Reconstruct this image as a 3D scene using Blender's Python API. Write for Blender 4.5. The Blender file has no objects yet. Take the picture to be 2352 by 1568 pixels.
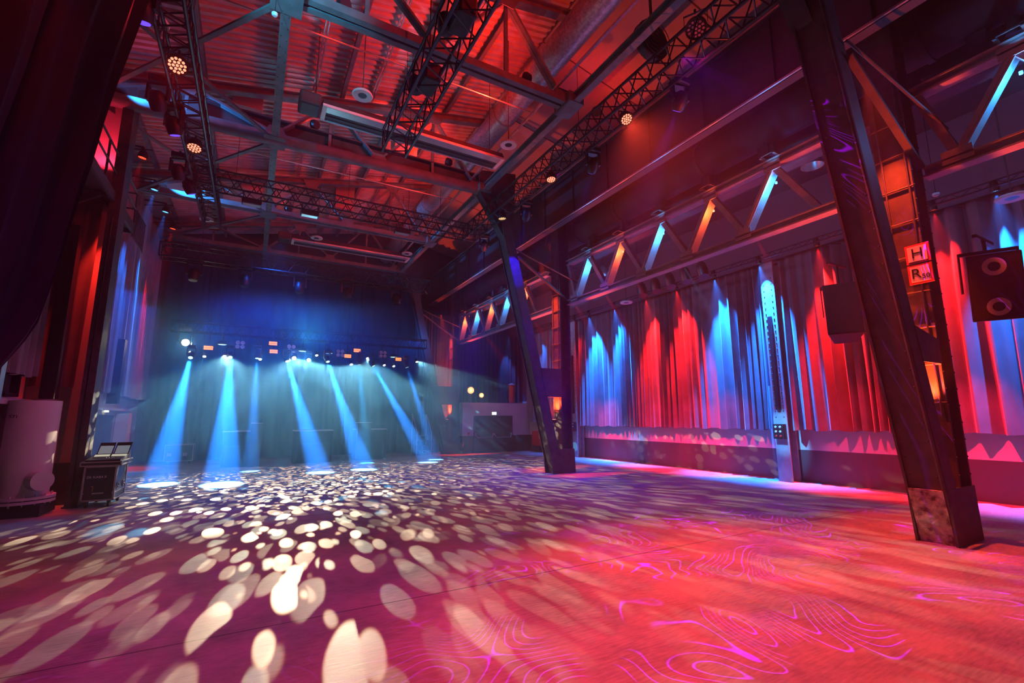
import bpy, bmesh, math, random
from mathutils import Vector, Matrix, Quaternion
random.seed(7)
sc = bpy.context.scene
col = sc.collection
V = Vector
PI = math.pi

# ------------------------------------------------------------------ materials
def mat(name, color, rough=.6, metal=0., var=.15, scale=6., bump=0., emit=None, estr=0., sheen=0., color2=None):
    m = bpy.data.materials.new(name); m.use_nodes = True
    nt = m.node_tree; N = nt.nodes; L = nt.links
    b = N['Principled BSDF']
    tc = N.new('ShaderNodeTexCoord'); nz = N.new('ShaderNodeTexNoise')
    nz.inputs['Scale'].default_value = scale; nz.inputs['Detail'].default_value = 4
    L.new(tc.outputs['Object'], nz.inputs['Vector'])
    cr = N.new('ShaderNodeValToRGB')
    c2 = color2 or [c * (1 - var) for c in color]
    c1 = color if color2 else [min(1, c * (1 + var)) for c in color]
    cr.color_ramp.elements[0].position = .35; cr.color_ramp.elements[1].position = .65
    cr.color_ramp.elements[0].color = (*c2, 1); cr.color_ramp.elements[1].color = (*c1, 1)
    L.new(nz.outputs['Fac'], cr.inputs['Fac']); L.new(cr.outputs['Color'], b.inputs['Base Color'])
    b.inputs['Roughness'].default_value = rough; b.inputs['Metallic'].default_value = metal
    if sheen:
        b.inputs['Sheen Weight'].default_value = sheen
    if bump:
        bp = N.new('ShaderNodeBump'); bp.inputs['Strength'].default_value = bump; bp.inputs['Distance'].default_value = .02
        L.new(nz.outputs['Fac'], bp.inputs['Height']); L.new(bp.outputs['Normal'], b.inputs['Normal'])
    if emit:
        b.inputs['Emission Color'].default_value = (*emit, 1); b.inputs['Emission Strength'].default_value = estr
        m.cycles.emission_sampling = 'NONE'
    return m

M = {}
M['steel'] = mat('weathered_grey_steel', (.055, .053, .055), .6, .05, .25, 5)
M['girder'] = mat('girder_grey_paint', (.36, .35, .36), .6, 0, .12, 5)
M['dark_steel'] = mat('dark_steel', (.045, .045, .05), .6, .1, .2, 4)
M['roof_steel'] = mat('painted_roof_steel', (.13, .16, .165), .65, .05, .2, 4)
M['black_metal'] = mat('black_truss_metal', (.022, .022, .026), .4, .3, .2, 9)
M['black'] = mat('black_plastic', (.009, .009, .010), .45, 0, .2, 9)
M['chrome'] = mat('bright_steel_edge', (.6, .6, .62), .3, .9, .1, 9)
M['deck'] = mat('corrugated_roof_metal', (.40, .36, .36), .7, 0, .15, 3)
M['panel'] = mat('roof_panel_board', (.28, .23, .23), .7, 0, .12, 1.2)
M['duct'] = mat('galvanised_duct', (.34, .34, .34), .4, .5, .3, 16, .25)
M['curtain'] = mat('molton_curtain_grey', (.15, .14, .155), .85, 0, .12, 3, 0, sheen=.3)
M['black_drape'] = mat('black_molton_drape', (.007, .005, .006), .95, 0, .2, 3)
M['back_drape'] = mat('dark_stage_drape', (.012, .018, .025), .95, 0, .2, 2)
M['white_paint'] = mat('white_wall_paint', (.62, .60, .60), .7, 0, .05, 2)
M['dim_wall'] = mat('dim_painted_wall', (.045, .038, .05), .8, 0, .15, 1.5)
M['dark_wall'] = mat('dark_painted_wall', (.025, .022, .028), .8, 0, .2, 1.5)
M['white_plastic'] = mat('white_plastic', (.75, .75, .75), .4, 0, .03, 5)
M['reflector'] = mat('heater_reflector', (.55, .50, .50), .35, .5, .1, 2)
M['sign_face'] = mat('white_sign_face', (.75, .72, .72), .5, 0, .06, 12)
M['sign_red'] = mat('red_sign_border', (.55, .06, .05), .5, 0, .1, 12)
M['door_paint'] = mat('dark_grey_door_paint', (.055, .06, .07), .5, 0, .1, 3)
M['case_panel'] = mat('flight_case_panel', (.02, .03, .045), .4, 0, .1, 3)
M['case_edge'] = mat('aluminium_extrusion', (.5, .5, .52), .35, .8, .1, 9)
M['red_paint'] = mat('red_equipment_paint', (.7, .02, .02), .4, 0, .1, 4)
M['yellow'] = mat('yellow_plastic', (.75, .5, .05), .5, 0, .1, 9)
M['rust'] = mat('flaking_concrete_infill', (.85, .74, .66), .9, 0, .2, 9, .8, color2=(.10, .05, .05))
M['rubber'] = mat('black_rubber', (.015, .015, .015), .7, 0, .1, 9)
def em(name, c, s): return mat(name, tuple(x * .5 for x in c), .4, 0, .05, 5, emit=c, estr=s)
M['lens_white'] = em('white_lamp_lens', (.85, .95, 1.), 12)
M['lens_star'] = em('brilliant_star_lens', (1., .98, .85), 60)
M['lens_cyan'] = em('cyan_lamp_lens', (.45, .92, 1.), 2.2)
M['lens_teal'] = em('teal_lamp_lens', (.2, 1., .92), 20)
M['lens_violet'] = em('violet_lamp_lens', (.13, .06, 1.), 1.6)
M['lens_orange'] = em('orange_led_lens', (1., .26, .15), 2.4)
M['lens_red'] = em('red_led_lens', (1., .05, .02), 4)
M['lens_blue'] = em('blue_led_lens', (.10, .45, 1.), 3)
M['lens_warm'] = em('warm_tungsten_lens', (1., .62, .28), 1.1)
M['led_orange'] = em('orange_strobe_panel', (1., .22, .07), 3)
M['screen'] = em('lit_console_screen', (.35, .45, .5), .35)
M['screen_bar'] = em('lit_fader_display', (.75, .8, .55), .6)
M['exit_green'] = em('lit_exit_sign', (.75, 1., .9), 2.)
M['off_lens'] = mat('unlit_led_lens', (.35, .32, .5), .2, .2, .1, 9)
M['edge_light'] = em('lit_bar_edge', (.75, .9, 1.), 1.6)

# wall with a dark dado painted up to 0.83 m
def dado(name, light, dark, h=.83, upper=None):
    m = mat(name, light, .6, 0, .05, 2)
    nt = m.node_tree; N = nt.nodes; L = nt.links; b = N['Principled BSDF']
    src = b.inputs['Base Color'].links[0].from_socket
    g = N.new('ShaderNodeNewGeometry'); s = N.new('ShaderNodeSeparateXYZ'); L.new(g.outputs['Position'], s.inputs[0])
    c = N.new('ShaderNodeMath'); c.operation = 'LESS_THAN'; c.inputs[1].default_value = h; L.new(s.outputs['Z'], c.inputs[0])
    mx = N.new('ShaderNodeMix'); mx.data_type = 'RGBA'; L.new(c.outputs[0], mx.inputs[0]); L.new(src, mx.inputs[6])
    mx.inputs[7].default_value = (*dark, 1); out = mx.outputs[2]
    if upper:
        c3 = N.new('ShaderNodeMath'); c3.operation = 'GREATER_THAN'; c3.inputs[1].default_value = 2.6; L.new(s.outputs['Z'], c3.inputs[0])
        m3 = N.new('ShaderNodeMix'); m3.data_type = 'RGBA'; L.new(c3.outputs[0], m3.inputs[0]); L.new(out, m3.inputs[6]); m3.inputs[7].default_value = (*upper, 1); out = m3.outputs[2]  # wall colour set darker above the white band
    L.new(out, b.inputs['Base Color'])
    return m
M['dado'] = dado('white_wall_with_dark_dado', (.60, .56, .58), (.07, .055, .065))
M['dado_upper'] = dado('white_wall_with_dark_dado_and_darker_top', (.60, .56, .58), (.07, .055, .065), .83, (.16, .12, .17))

def floor_mat():
    m = bpy.data.materials.new('stained_concrete_floor'); m.use_nodes = True
    nt = m.node_tree; N = nt.nodes; L = nt.links; b = N['Principled BSDF']
    g = N.new('ShaderNodeNewGeometry')
    n1 = N.new('ShaderNodeTexNoise'); n1.inputs['Scale'].default_value = .9; n1.inputs['Detail'].default_value = 8; n1.inputs['Roughness'].default_value = .65
    n2 = N.new('ShaderNodeTexNoise'); n2.inputs['Scale'].default_value = 14; n2.inputs['Detail'].default_value = 5
    mp = N.new('ShaderNodeMapping'); mp.inputs['Scale'].default_value = (.5, 3., 1)
    L.new(g.outputs['Position'], n1.inputs['Vector']); L.new(g.outputs['Position'], mp.inputs[0]); L.new(mp.outputs[0], n2.inputs['Vector'])
    ad = N.new('ShaderNodeMath'); ad.operation = 'MULTIPLY_ADD'; L.new(n2.outputs['Fac'], ad.inputs[0]); ad.inputs[1].default_value = .45; L.new(n1.outputs['Fac'], ad.inputs[2])
    cr = N.new('ShaderNodeValToRGB'); e = cr.color_ramp.elements
    e[0].position = .5; e[0].color = (.17, .16, .16, 1); e[1].position = .85; e[1].color = (.46, .44, .43, 1)
    L.new(ad.outputs[0], cr.inputs['Fac'])
    # saw-cut joints every 4.65 m across the hall
    s = N.new('ShaderNodeSeparateXYZ'); L.new(g.outputs['Position'], s.inputs[0])
    pp = N.new('ShaderNodeMath'); pp.operation = 'PINGPONG'; pp.inputs[1].default_value = 2.325
    sb = N.new('ShaderNodeMath'); sb.operation = 'ADD'; sb.inputs[1].default_value = 9.3 - 4.64; L.new(s.outputs['Y'], sb.inputs[0]); L.new(sb.outputs[0], pp.inputs[0])
    lt = N.new('ShaderNodeMath'); lt.operation = 'LESS_THAN'; lt.inputs[1].default_value = .008; L.new(pp.outputs[0], lt.inputs[0])
    mx = N.new('ShaderNodeMix'); mx.data_type = 'RGBA'; L.new(lt.outputs[0], mx.inputs[0]); L.new(cr.outputs[0], mx.inputs[6]); mx.inputs[7].default_value = (.04, .04, .04, 1)
    L.new(mx.outputs[2], b.inputs['Base Color'])
    rr = N.new('ShaderNodeMapRange'); rr.inputs[3].default_value = .42; rr.inputs[4].default_value = .62; L.new(n1.outputs['Fac'], rr.inputs[0]); L.new(rr.outputs[0], b.inputs['Roughness'])
    bp = N.new('ShaderNodeBump'); bp.inputs['Strength'].default_value = .15; bp.inputs['Distance'].default_value = .01
    L.new(n2.outputs['Fac'], bp.inputs['Height']); L.new(bp.outputs['Normal'], b.inputs['Normal'])
    return m
M['floor'] = floor_mat()

# ------------------------------------------------------------------ mesh builder
def root_loc(o):
    p = V((0, 0, 0))
    while o is not None:
        p += o.location; o = o.parent
    return p

class MB:
    def __init__(s): s.v = []; s.f = []
    def add(s, vs, fs):
        n = len(s.v); s.v += [V(v) for v in vs]; s.f += [[i + n for i in f] for f in fs]; return s
    def box(s, a, b):
        x0, y0, z0 = a; x1, y1, z1 = b
        return s.add([(x0, y0, z0), (x1, y0, z0), (x1, y1, z0), (x0, y1, z0), (x0, y0, z1), (x1, y0, z1), (x1, y1, z1), (x0, y1, z1)],
                     [(0, 3, 2, 1), (4, 5, 6, 7), (0, 1, 5, 4), (1, 2, 6, 5), (2, 3, 7, 6), (3, 0, 4, 7)])
    def cbox(s, c, d):
        return s.box([c[i] - d[i] / 2 for i in range(3)], [c[i] + d[i] / 2 for i in range(3)])
    def prism(s, poly, vec):
        n = len(poly); vec = V(vec); P = [V(p) for p in poly]
        vs = P + [p + vec for p in P]
        return s.add(vs, [list(range(n))[::-1], [n + i for i in range(n)]] + [[i, (i + 1) % n, n + (i + 1) % n, n + i] for i in range(n)])
    def frame(s, p0, p1, up):
        d = (V(p1) - V(p0)).normalized(); u = V(up)
        r = d.cross(u)
        if r.length < 1e-4: r = d.cross(V((1, 0, 0)))
        r.normalize(); return d, r, r.cross(d)
    def bar(s, p0, p1, w, h, up=(0, 0, 1)):      # w along the side axis, h along up
        d, r, u = s.frame(p0, p1, up)
        q = [(-w / 2, -h / 2), (w / 2, -h / 2), (w / 2, h / 2), (-w / 2, h / 2)]
        return s.prism([V(p0) + r * a + u * b for a, b in q], V(p1) - V(p0))
    def ibeam(s, p0, p1, w, h, t=.02, up=(0, 0, 1)):
        d, r, u = s.frame(p0, p1, up)
        for sg in (-1, 1):
            o = u * (sg * (h / 2 - t / 2)); s.bar(V(p0) + o, V(p1) + o, w, t, up)
        return s.bar(p0, p1, t, h - 2 * t, up)
    def tube(s, p0, p1, r, n=8, r1=None, cap=True):
        d, a, b = s.frame(p0, p1, (0, 0, 1)); r1 = r if r1 is None else r1
        c = [(math.cos(2 * PI * i / n), math.sin(2 * PI * i / n)) for i in range(n)]
        vs = [V(p0) + a * x * r + b * y * r for x, y in c] + [V(p1) + a * x * r1 + b * y * r1 for x, y in c]
        fs = [[i, (i + 1) % n, n + (i + 1) % n, n + i] for i in range(n)]
        if cap: fs += [list(range(n))[::-1], [n + i for i in range(n)]]
        return s.add(vs, fs)
    def lathe(s, prof, origin, axis, n=20):       # prof: list of (radius, distance along axis)
        d = V(axis).normalized(); a = d.orthogonal().normalized(); b = d.cross(a); vs = []; fs = []
        for r, z in prof:
            vs += [V(origin) + d * z + a * math.cos(2 * PI * i / n) * r + b * math.sin(2 * PI * i / n) * r for i in range(n)]
        for k in range(len(prof) - 1):
            fs += [[k * n + i, k * n + (i + 1) % n, (k + 1) * n + (i + 1) % n, (k + 1) * n + i] for i in range(n)]
        fs += [list(range(n))[::-1], [(len(prof) - 1) * n + i for i in range(n)]]
        return s.add(vs, fs)
    def path(s, pts, r, n=6):
        for a, b in zip(pts, pts[1:]): s.tube(a, b, r, n)
        return s
    def build(s, name, m, parent=None, smooth=False, bevel=0):
        me = bpy.data.meshes.new(name)
        o = bpy.data.objects.new(name, me)
        if parent is None:
            n = len(s.v); c = V((sum(v.x for v in s.v) / n, sum(v.y for v in s.v) / n, min(v.z for v in s.v))); o.location = c
        else:
            o.parent = parent; c = root_loc(parent)
        me.from_pydata([v - c for v in s.v], [], s.f)
        bm = bmesh.new(); bm.from_mesh(me); bmesh.ops.recalc_face_normals(bm, faces=bm.faces); bm.to_mesh(me); bm.free()
        if smooth:
            for p in me.polygons: p.use_smooth = True
            try: me.set_sharp_from_angle(angle=.7)
            except Exception: pass
        me.materials.append(M[m] if isinstance(m, str) else m)
        if bevel:
            bv = o.modifiers.new('bevel', 'BEVEL'); bv.width = bevel; bv.segments = 2; bv.limit_method = 'ANGLE'
        col.objects.link(o); return o

def tag(o, label, cat, group=None, kind=None):
    if label: o['label'] = label
    if cat: o['category'] = cat
    if group: o['group'] = group
    if kind: o['kind'] = kind
    return o
def thing(name, loc, label, cat, group=None):
    o = bpy.data.objects.new(name, None); o.empty_display_size = .1; o.location = loc; col.objects.link(o)
    return tag(o, label, cat, group)
def struct(mb, name, m, smooth=False):
    o = mb.build(name, m, None, smooth); o['kind'] = 'structure'; return o
def dup(o, parent=None, loc=None):
    c = o.copy(); col.objects.link(c); c.parent = parent
    if loc is not None: c.location = loc
    for ch in list(o.children): dup(ch, c)
    return c
def text_part(s, size, mtx, m, parent, name='lettering', ext=.002):
    cu = bpy.data.curves.new(name, 'FONT'); cu.body = s; cu.size = size; cu.extrude = ext; cu.align_x = 'CENTER'; cu.align_y = 'CENTER'
    t = bpy.data.objects.new('tmp', cu); col.objects.link(t)
    dg = bpy.context.evaluated_depsgraph_get(); me = bpy.data.meshes.new_from_object(t.evaluated_get(dg))
    bpy.data.objects.remove(t)
    c = root_loc(parent); me.transform(Matrix.Translation(-c) @ mtx); me.materials.clear(); me.materials.append(M[m])
    o = bpy.data.objects.new(name, me); o.parent = parent; col.objects.link(o); return o

# ------------------------------------------------------------------ lights
LIGHTS = []
def spot(name, loc, aim, c, P, ang=60, blend=.5, r=.05, gobo=None):
    l = bpy.data.lights.new(name, 'SPOT'); l.color = c; l.energy = P; l.spot_size = math.radians(ang); l.spot_blend = blend; l.shadow_soft_size = r
    o = bpy.data.objects.new(name, l); col.objects.link(o); o.location = loc
    o.rotation_euler = (V(aim) - V(loc)).to_track_quat('-Z', 'Y').to_euler()
    if gobo: gobo(l)
    return o
def point(name, loc, c, P, r=.1):
    l = bpy.data.lights.new(name, 'POINT'); l.color = c; l.energy = P; l.shadow_soft_size = r
    o = bpy.data.objects.new(name, l); col.objects.link(o); o.location = loc; return o

def gobo_dots(scale, rad=.34, soft=.05, seed=0., fringe=True, cut=.19, fall=2.2):
    def f(l):
        l.use_nodes = True; nt = l.node_tree; N = nt.nodes; L = nt.links
        emn = [n for n in N if n.type == 'EMISSION'][0]
        g = N.new('ShaderNodeNewGeometry'); ad = N.new('ShaderNodeVectorMath'); ad.operation = 'ADD'
        ad.inputs[1].default_value = (seed, seed * .7, -seed); L.new(g.outputs['Incoming'], ad.inputs[0])
        wn = N.new('ShaderNodeTexNoise'); wn.inputs['Scale'].default_value = scale * .9; L.new(ad.outputs[0], wn.inputs['Vector'])
        ws = N.new('ShaderNodeVectorMath'); ws.operation = 'MULTIPLY_ADD'; L.new(wn.outputs['Color'], ws.inputs[0])
        ws.inputs[1].default_value = (.22 / scale,) * 3; L.new(ad.outputs[0], ws.inputs[2])
        v = N.new('ShaderNodeTexVoronoi'); v.inputs['Scale'].default_value = scale; L.new(ws.outputs[0], v.inputs['Vector'])
        # dot radius varies from cell to cell
        sx = N.new('ShaderNodeSeparateColor'); L.new(v.outputs['Color'], sx.inputs[0])
        rr = N.new('ShaderNodeMapRange'); rr.inputs[3].default_value = rad * .45; rr.inputs[4].default_value = rad * 1.35; L.new(sx.outputs[0], rr.inputs[0])
        df = N.new('ShaderNodeMath'); df.operation = 'SUBTRACT'; L.new(rr.outputs[0], df.inputs[0]); L.new(v.outputs['Distance'], df.inputs[1])
        mr = N.new('ShaderNodeMapRange'); mr.inputs[1].default_value = 0; mr.inputs[2].default_value = soft; L.new(df.outputs[0], mr.inputs[0])
        br = N.new('ShaderNodeMapRange'); br.inputs[3].default_value = .35; br.inputs[4].default_value = 1.5; L.new(sx.outputs[1], br.inputs[0])
        mu = N.new('ShaderNodeMath'); mu.operation = 'MULTIPLY'; L.new(mr.outputs[0], mu.inputs[0]); L.new(br.outputs[0], mu.inputs[1])
        # shutter: nothing leaves above the horizontal
        sz = N.new('ShaderNodeSeparateXYZ'); L.new(g.outputs['Incoming'], sz.inputs[0])
        sh = N.new('ShaderNodeMapRange'); sh.inputs[1].default_value = -cut; sh.inputs[2].default_value = -cut - .03; L.new(sz.outputs['Z'], sh.inputs[0])
        m2 = N.new('ShaderNodeMath'); m2.operation = 'MULTIPLY'; L.new(mu.outputs[0], m2.inputs[0]); L.new(sh.outputs[0], m2.inputs[1])
        # the lens throws most of its light far out, little straight down
        p1 = N.new('ShaderNodeMath'); p1.operation = 'ADD'; p1.inputs[1].default_value = 1.0; p1.use_clamp = True; L.new(sz.outputs['Z'], p1.inputs[0])
        p2 = N.new('ShaderNodeMath'); p2.operation = 'POWER'; p2.inputs[1].default_value = fall; L.new(p1.outputs[0], p2.inputs[0])
        m3 = N.new('ShaderNodeMath'); m3.operation = 'MULTIPLY'; L.new(m2.outputs[0], m3.inputs[0]); L.new(p2.outputs[0], m3.inputs[1]); m2 = m3
        L.new(m2.outputs[0], emn.inputs['Strength'])
        if fringe:
            cr = N.new('ShaderNodeValToRGB'); e = cr.color_ramp.elements
            e[0].position = 0; e[0].color = (1, .55, .3, 1); e[1].position = soft * 1.6; e[1].color = (1, 1, 1, 1)
            L.new(df.outputs[0], cr.inputs['Fac']); L.new(cr.outputs[0], emn.inputs['Color'])
    return f

def gobo_rings(scale):
    # drifting concentric water rings
    def f(l):
        l.use_nodes = True; nt = l.node_tree; N = nt.nodes; L = nt.links
        emn = [n for n in N if n.type == 'EMISSION'][0]
        g = N.new('ShaderNodeNewGeometry')
        n = N.new('ShaderNodeTexNoise'); n.inputs['Scale'].default_value = scale; n.inputs['Detail'].default_value = 1.2; n.inputs['Distortion'].default_value = .8
        L.new(g.outputs['Incoming'], n.inputs['Vector'])
        m = N.new('ShaderNodeMath'); m.operation = 'MULTIPLY'; m.inputs[1].default_value = 34; L.new(n.outputs['Fac'], m.inputs[0])
        p = N.new('ShaderNodeMath'); p.operation = 'PINGPONG'; p.inputs[1].default_value = .5; L.new(m.outputs[0], p.inputs[0])
        r = N.new('ShaderNodeMapRange'); r.inputs[1].default_value = .075; r.inputs[2].default_value = .02; L.new(p.outputs[0], r.inputs[0])
        n2 = N.new('ShaderNodeTexNoise'); n2.inputs['Scale'].default_value = scale * 1.3; L.new(g.outputs['Incoming'], n2.inputs['Vector'])
        k = N.new('ShaderNodeMapRange'); k.inputs[1].default_value = .46; k.inputs[2].default_value = .52; L.new(n2.outputs['Fac'], k.inputs[0])
        mu = N.new('ShaderNodeMath'); mu.operation = 'MULTIPLY'; L.new(r.outputs[0], mu.inputs[0]); L.new(k.outputs[0], mu.inputs[1])
        L.new(mu.outputs[0], emn.inputs['Strength'])
    return f

RED = (1, .008, .008); ORANGE = (1, .10, .02); BLUE = (.02, .22, 1); SKY = (.06, .42, 1); VIOLET = (.10, .02, 1); MAGENTA = (1, .01, .22); CYAN = (.08, .60, 1); WARMW = (1, .93, .72)

# ================================================================== THE SETTING
b = MB(); b.box((-4.2, -6, -.2), (13.4, 24.2, 0)); struct(b, 'floor', 'floor')
b = MB(); b.box((-4.2, -6, 0), (-4.0, 24, 9.35)); struct(b, 'wall_left', 'dado')
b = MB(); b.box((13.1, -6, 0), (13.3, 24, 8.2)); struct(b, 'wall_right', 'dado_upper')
b = MB(); b.box((-4.0, 23.8, 0), (13.1, 24, 11.8)); struct(b, 'wall_back', 'dark_wall')
b = MB(); b.box((-4.0, -6.2, 0), (13.1, -6, 11.8)); struct(b, 'wall_front', 'dark_wall')
# upper wall between the nave and the aisle
b = MB(); b.box((10.2, -6, 7.35), (10.35, 23.8, 11.2)); struct(b, 'wall_upper', 'dim_wall')
b = MB(); b.box((10.35, -6, 8.2), (13.3, 23.8, 8.35)); struct(b, 'ceiling_aisle', 'dim_wall')
# low masonry block at the far end of the aisle
b = MB(); b.box((9.2, 21.5, 0), (13.1, 23.8, 2.48)); struct(b, 'wall_aisle_end', 'dado')
# corrugated deck, rising to the right
def deckz(x): return 10.35 + .2 * x
b = MB(); ny = 660; xs = [-4.2, 6.0]; prof = [0, .045, .045, 0]
y = -6.0; ys = []
while y < 23.8:
    ys += [(y, 0), (y + .07, 0), (y + .10, .055), (y + .17, .055)]; y += .20
vs = []; fs = []
for (yy, dz) in ys: vs += [(xs[0], yy, deckz(xs[0]) + dz), (xs[1], yy, deckz(xs[1]) + dz)]
for i in range(len(ys) - 1): fs.append((2 * i, 2 * i + 1, 2 * i + 3, 2 * i + 2))
b.add(vs, fs); o = struct(b, 'ceiling', 'deck')
# board panels beyond the ridge
b = MB()
for k in range(10):
    y0 = -6 + 3.0 * k
    b.prism([(6.0, y0, 11.5), (10.3, y0, 10.6), (10.3, y0 + 2.96, 10.6), (6.0, y0 + 2.96, 11.5)], (0, 0, .1))
b.box((5.9, -6, 11.63), (10.4, 23.8, 11.7))
struct(b, 'ceiling_panels', 'panel')
# masonry pier and cornice on the left wall
b = MB(); b.box((-4.0, 12.95, 0), (-2.98, 13.5, 9.2)); struct(b, 'wall_pier', 'dado')
b = MB(); b.box((-4.0, 5.5, 1.98), (-3.86, 12.9, 2.10)); b.box((-4.0, 13.5, 1.98), (-3.86, 22, 2.06)); struct(b, 'trim_left', 'white_paint')
# double door with panic bars in the aisle end wall
b = MB(); b.box((9.8, 21.44, 0), (12.0, 21.5, 1.82)); struct(b, 'door_1', 'door_paint')
b = MB(); b.box((-4.0, 17.9, 0), (-3.94, 19.9, 1.84)); struct(b, 'door_2', 'door_paint')
for i, (x0, x1) in enumerate(((9.85, 10.88), (10.92, 11.95))):
    t = thing('panic_bar', (x0, 21.44, .75), ('left' if i == 0 else 'right') + ' push bar on the dark double exit door', 'door hardware', 'panic bars on the double door')
    b = MB(); b.tube((x0 + .1, 21.34, .74), (x1 - .1, 21.34, .74), .018); b.build('push_bar', 'chrome', t)
    for xx in (x0 + .02, x1 - .02):
        b = MB(); b.tube((xx, 21.43, .9), (xx + (.09 if xx < x0 + .1 else -.09), 21.34, .74), .02); b.cbox((xx, 21.43, .9), (.05, .03, .1)); b.build('bracket', 'chrome', t)
t = thing('exit_sign', (10.9, 21.45, 1.87), 'small glowing exit sign above the dark double door', 'exit sign')
b = MB(); b.cbox((10.9, 21.42, 1.94), (.27, .06, .16)); b.build('housing', 'white_plastic', t)
b = MB(); b.cbox((10.9, 21.385, 1.94), (.25, .012, .14)); b.build('lit_face', 'exit_green', t)

# ================================================================== STEEL COLUMNS
def column(y0, label, near=False):
    """riveted V column: inner leg leans into the nave, outer leg upright"""
    ya, yb = y0 - .22, y0 + .22
    t = thing('steel_column', (8.6, y0, 0), label, 'column')
    lx = lambda z: 8.30 - .238 * z
    # leaning leg: channel with its web facing the nave
    b = MB(); Z1 = 8.6
    for (o0, o1, p, q) in ((0, .34, ya, ya + .03), (0, .34, yb - .03, yb), (.04, .07, ya + .03, yb - .03)):
        b.prism([(lx(0) + o0, p, 0), (lx(0) + o1, p, 0), (lx(0) + o1, q, 0), (lx(0) + o0, q, 0)], (lx(Z1) - lx(0), 0, Z1))
    # round edge pipe down the inner corner
    b.tube((lx(0) + .02, ya + .02, 0), (lx(Z1) + .02, ya + .02, Z1), .03, 8)
    b.build('leaning_leg', 'steel', t)
    # upright leg: flanges either side of a recessed web
    b = MB()
    b.box((8.60, ya, 0), (8.64, yb, 9.1)); b.box((8.98, ya, 0), (9.02, yb, 9.1)); b.box((8.64, y0 - .02, .7), (8.98, y0 + .02, 9.1))
    b.build('upright_leg', 'steel', t)
    # foot plates closing both legs
    b = MB(); b.prism([(8.24, ya - .012, 0), (9.10, ya - .012, 0), (9.06, ya - .012, .74), (8.16, ya - .012, .74)], (0, .03, 0))
    b.prism([(8.24, yb - .02, 0), (9.10, yb - .02, 0), (9.06, yb - .02, .74), (8.16, yb - .02, .74)], (0, .03, 0))
    b.box((9.02, ya, 0), (9.05, yb, .45))
    b.build('foot_plate', 'steel', t)
    if near:
        b = MB(); b.prism([(8.285, ya + .03, 0), (8.285, yb - .03, 0), (8.285 - .238 * .74, yb - .03, .72), (8.285 - .238 * .74, ya + .03, .72)], (.1, 0, 0))
        b.build('concrete_infill', 'rust', t)
    # gusset joining the legs
    b = MB(); zz = 2.35; b.prism([(lx(zz) + .3, ya - .01, zz), (8.62, ya - .01, zz), (8.62, ya - .01, zz + .9), (lx(zz + .9) + .3, ya - .01, zz + .9)], (0, .02, 0)) if not near else None
    if not near: b.build('gusset_plate', 'steel', t)
    else:
        b = MB(); zz = 2.45; b.prism([(lx(zz) + .3, ya - .01, zz), (8.62, ya - .01, zz), (8.62, ya - .01, zz + .35), (lx(zz + .5) + .3, ya - .01, zz + .5)], (0, .02, 0)); b.build('gusset_plate', 'steel', t)
    # knee braces
    b = MB(); b.bar((lx(6.75) + .3, ya - .03, 6.75), (8.9, ya - .03, 5.55), .05, .10, (0, 1, 0)); b.build('knee_brace', 'steel', t)
    b = MB(); b.tube((lx(6.95) + .3, ya - .05, 6.95), (9.1, ya - .35, 6.1), .022, 8); b.build('tie_rod', 'steel', t)
    # ladder-like cable rungs in the recess
    b = MB()
    for k in range(9 if near else 8):
        z = 1.9 + .55 * k; b.tube((8.58, ya - .01, z), (8.58, yb + .01, z), .012, 6)
    for yy in (ya + .06, yb - .08): b.path([(8.575, yy, 1.7), (8.575, yy + .02, 3.2), (8.575, yy - .02, 4.8), (8.575, yy, 7.2)], .013)
    b.build('cable_rung', 'steel', t)
    # rivets on both legs
    b = MB()
    for k in range(34):
        z = .9 + .24 * k
        if z < 8.9:
            for xx in (8.62, 9.0): b.lathe([(.016, 0), (.012, -.012), (0.002, -.016)], (xx, ya, z), (0, 1, 0), 6)
            for yy in (ya + .07, yb - .07):
                if z < 8.4: b.lathe([(.016, 0), (.012, -.012), (.002, -.016)], (lx(z) + .04, yy, z), (1, 0, 0), 6)
    b.build('rivets', 'steel', t)['kind'] = 'stuff'
    return t
column(2.98, 'nearest riveted V-shaped steel column, standing right of frame with flaking concrete foot', True)
column(12.40, 'middle riveted V-shaped steel column, halfway along the right side of the floor')
column(21.7, 'farthest V-shaped steel column, beside the right end of the stage')

# left wall column
t = thing('steel_column', (-3.0, 12.6, 0), 'upright grey steel column against the left wall behind the mixing desk', 'column')
b = MB(); b.box((-3.02, 12.40, 0), (-3.0, 12.85, 9.2)); b.box((-2.84, 12.40, 0), (-2.82, 12.85, 9.2)); b.box((-3.0, 12.60, 0), (-2.84, 12.63, 9.2)); b.box((-3.02, 12.385, 0), (-2.82, 12.40, 9.2)); b.build('upright_leg', 'steel', t)
b = MB(); b.box((-3.05, 12.36, 0), (-2.81, 12.89, .03)); b.build('base_plate', 'steel', t)
b = MB()
for k in range(36):
    for xx in (-2.99, -2.85): b.lathe([(.016, 0), (.012, -.012), (.002, -.016)], (xx, 12.385, .3 + .24 * k), (0, 1, 0), 6)
b.build('rivets', 'steel', t)['kind'] = 'stuff'
b = MB(); b.path([(-2.93, 12.37, .2), (-2.93, 12.37, 3), (-2.92, 12.37, 6)], .012); b.build('cable', 'black', t)

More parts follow.
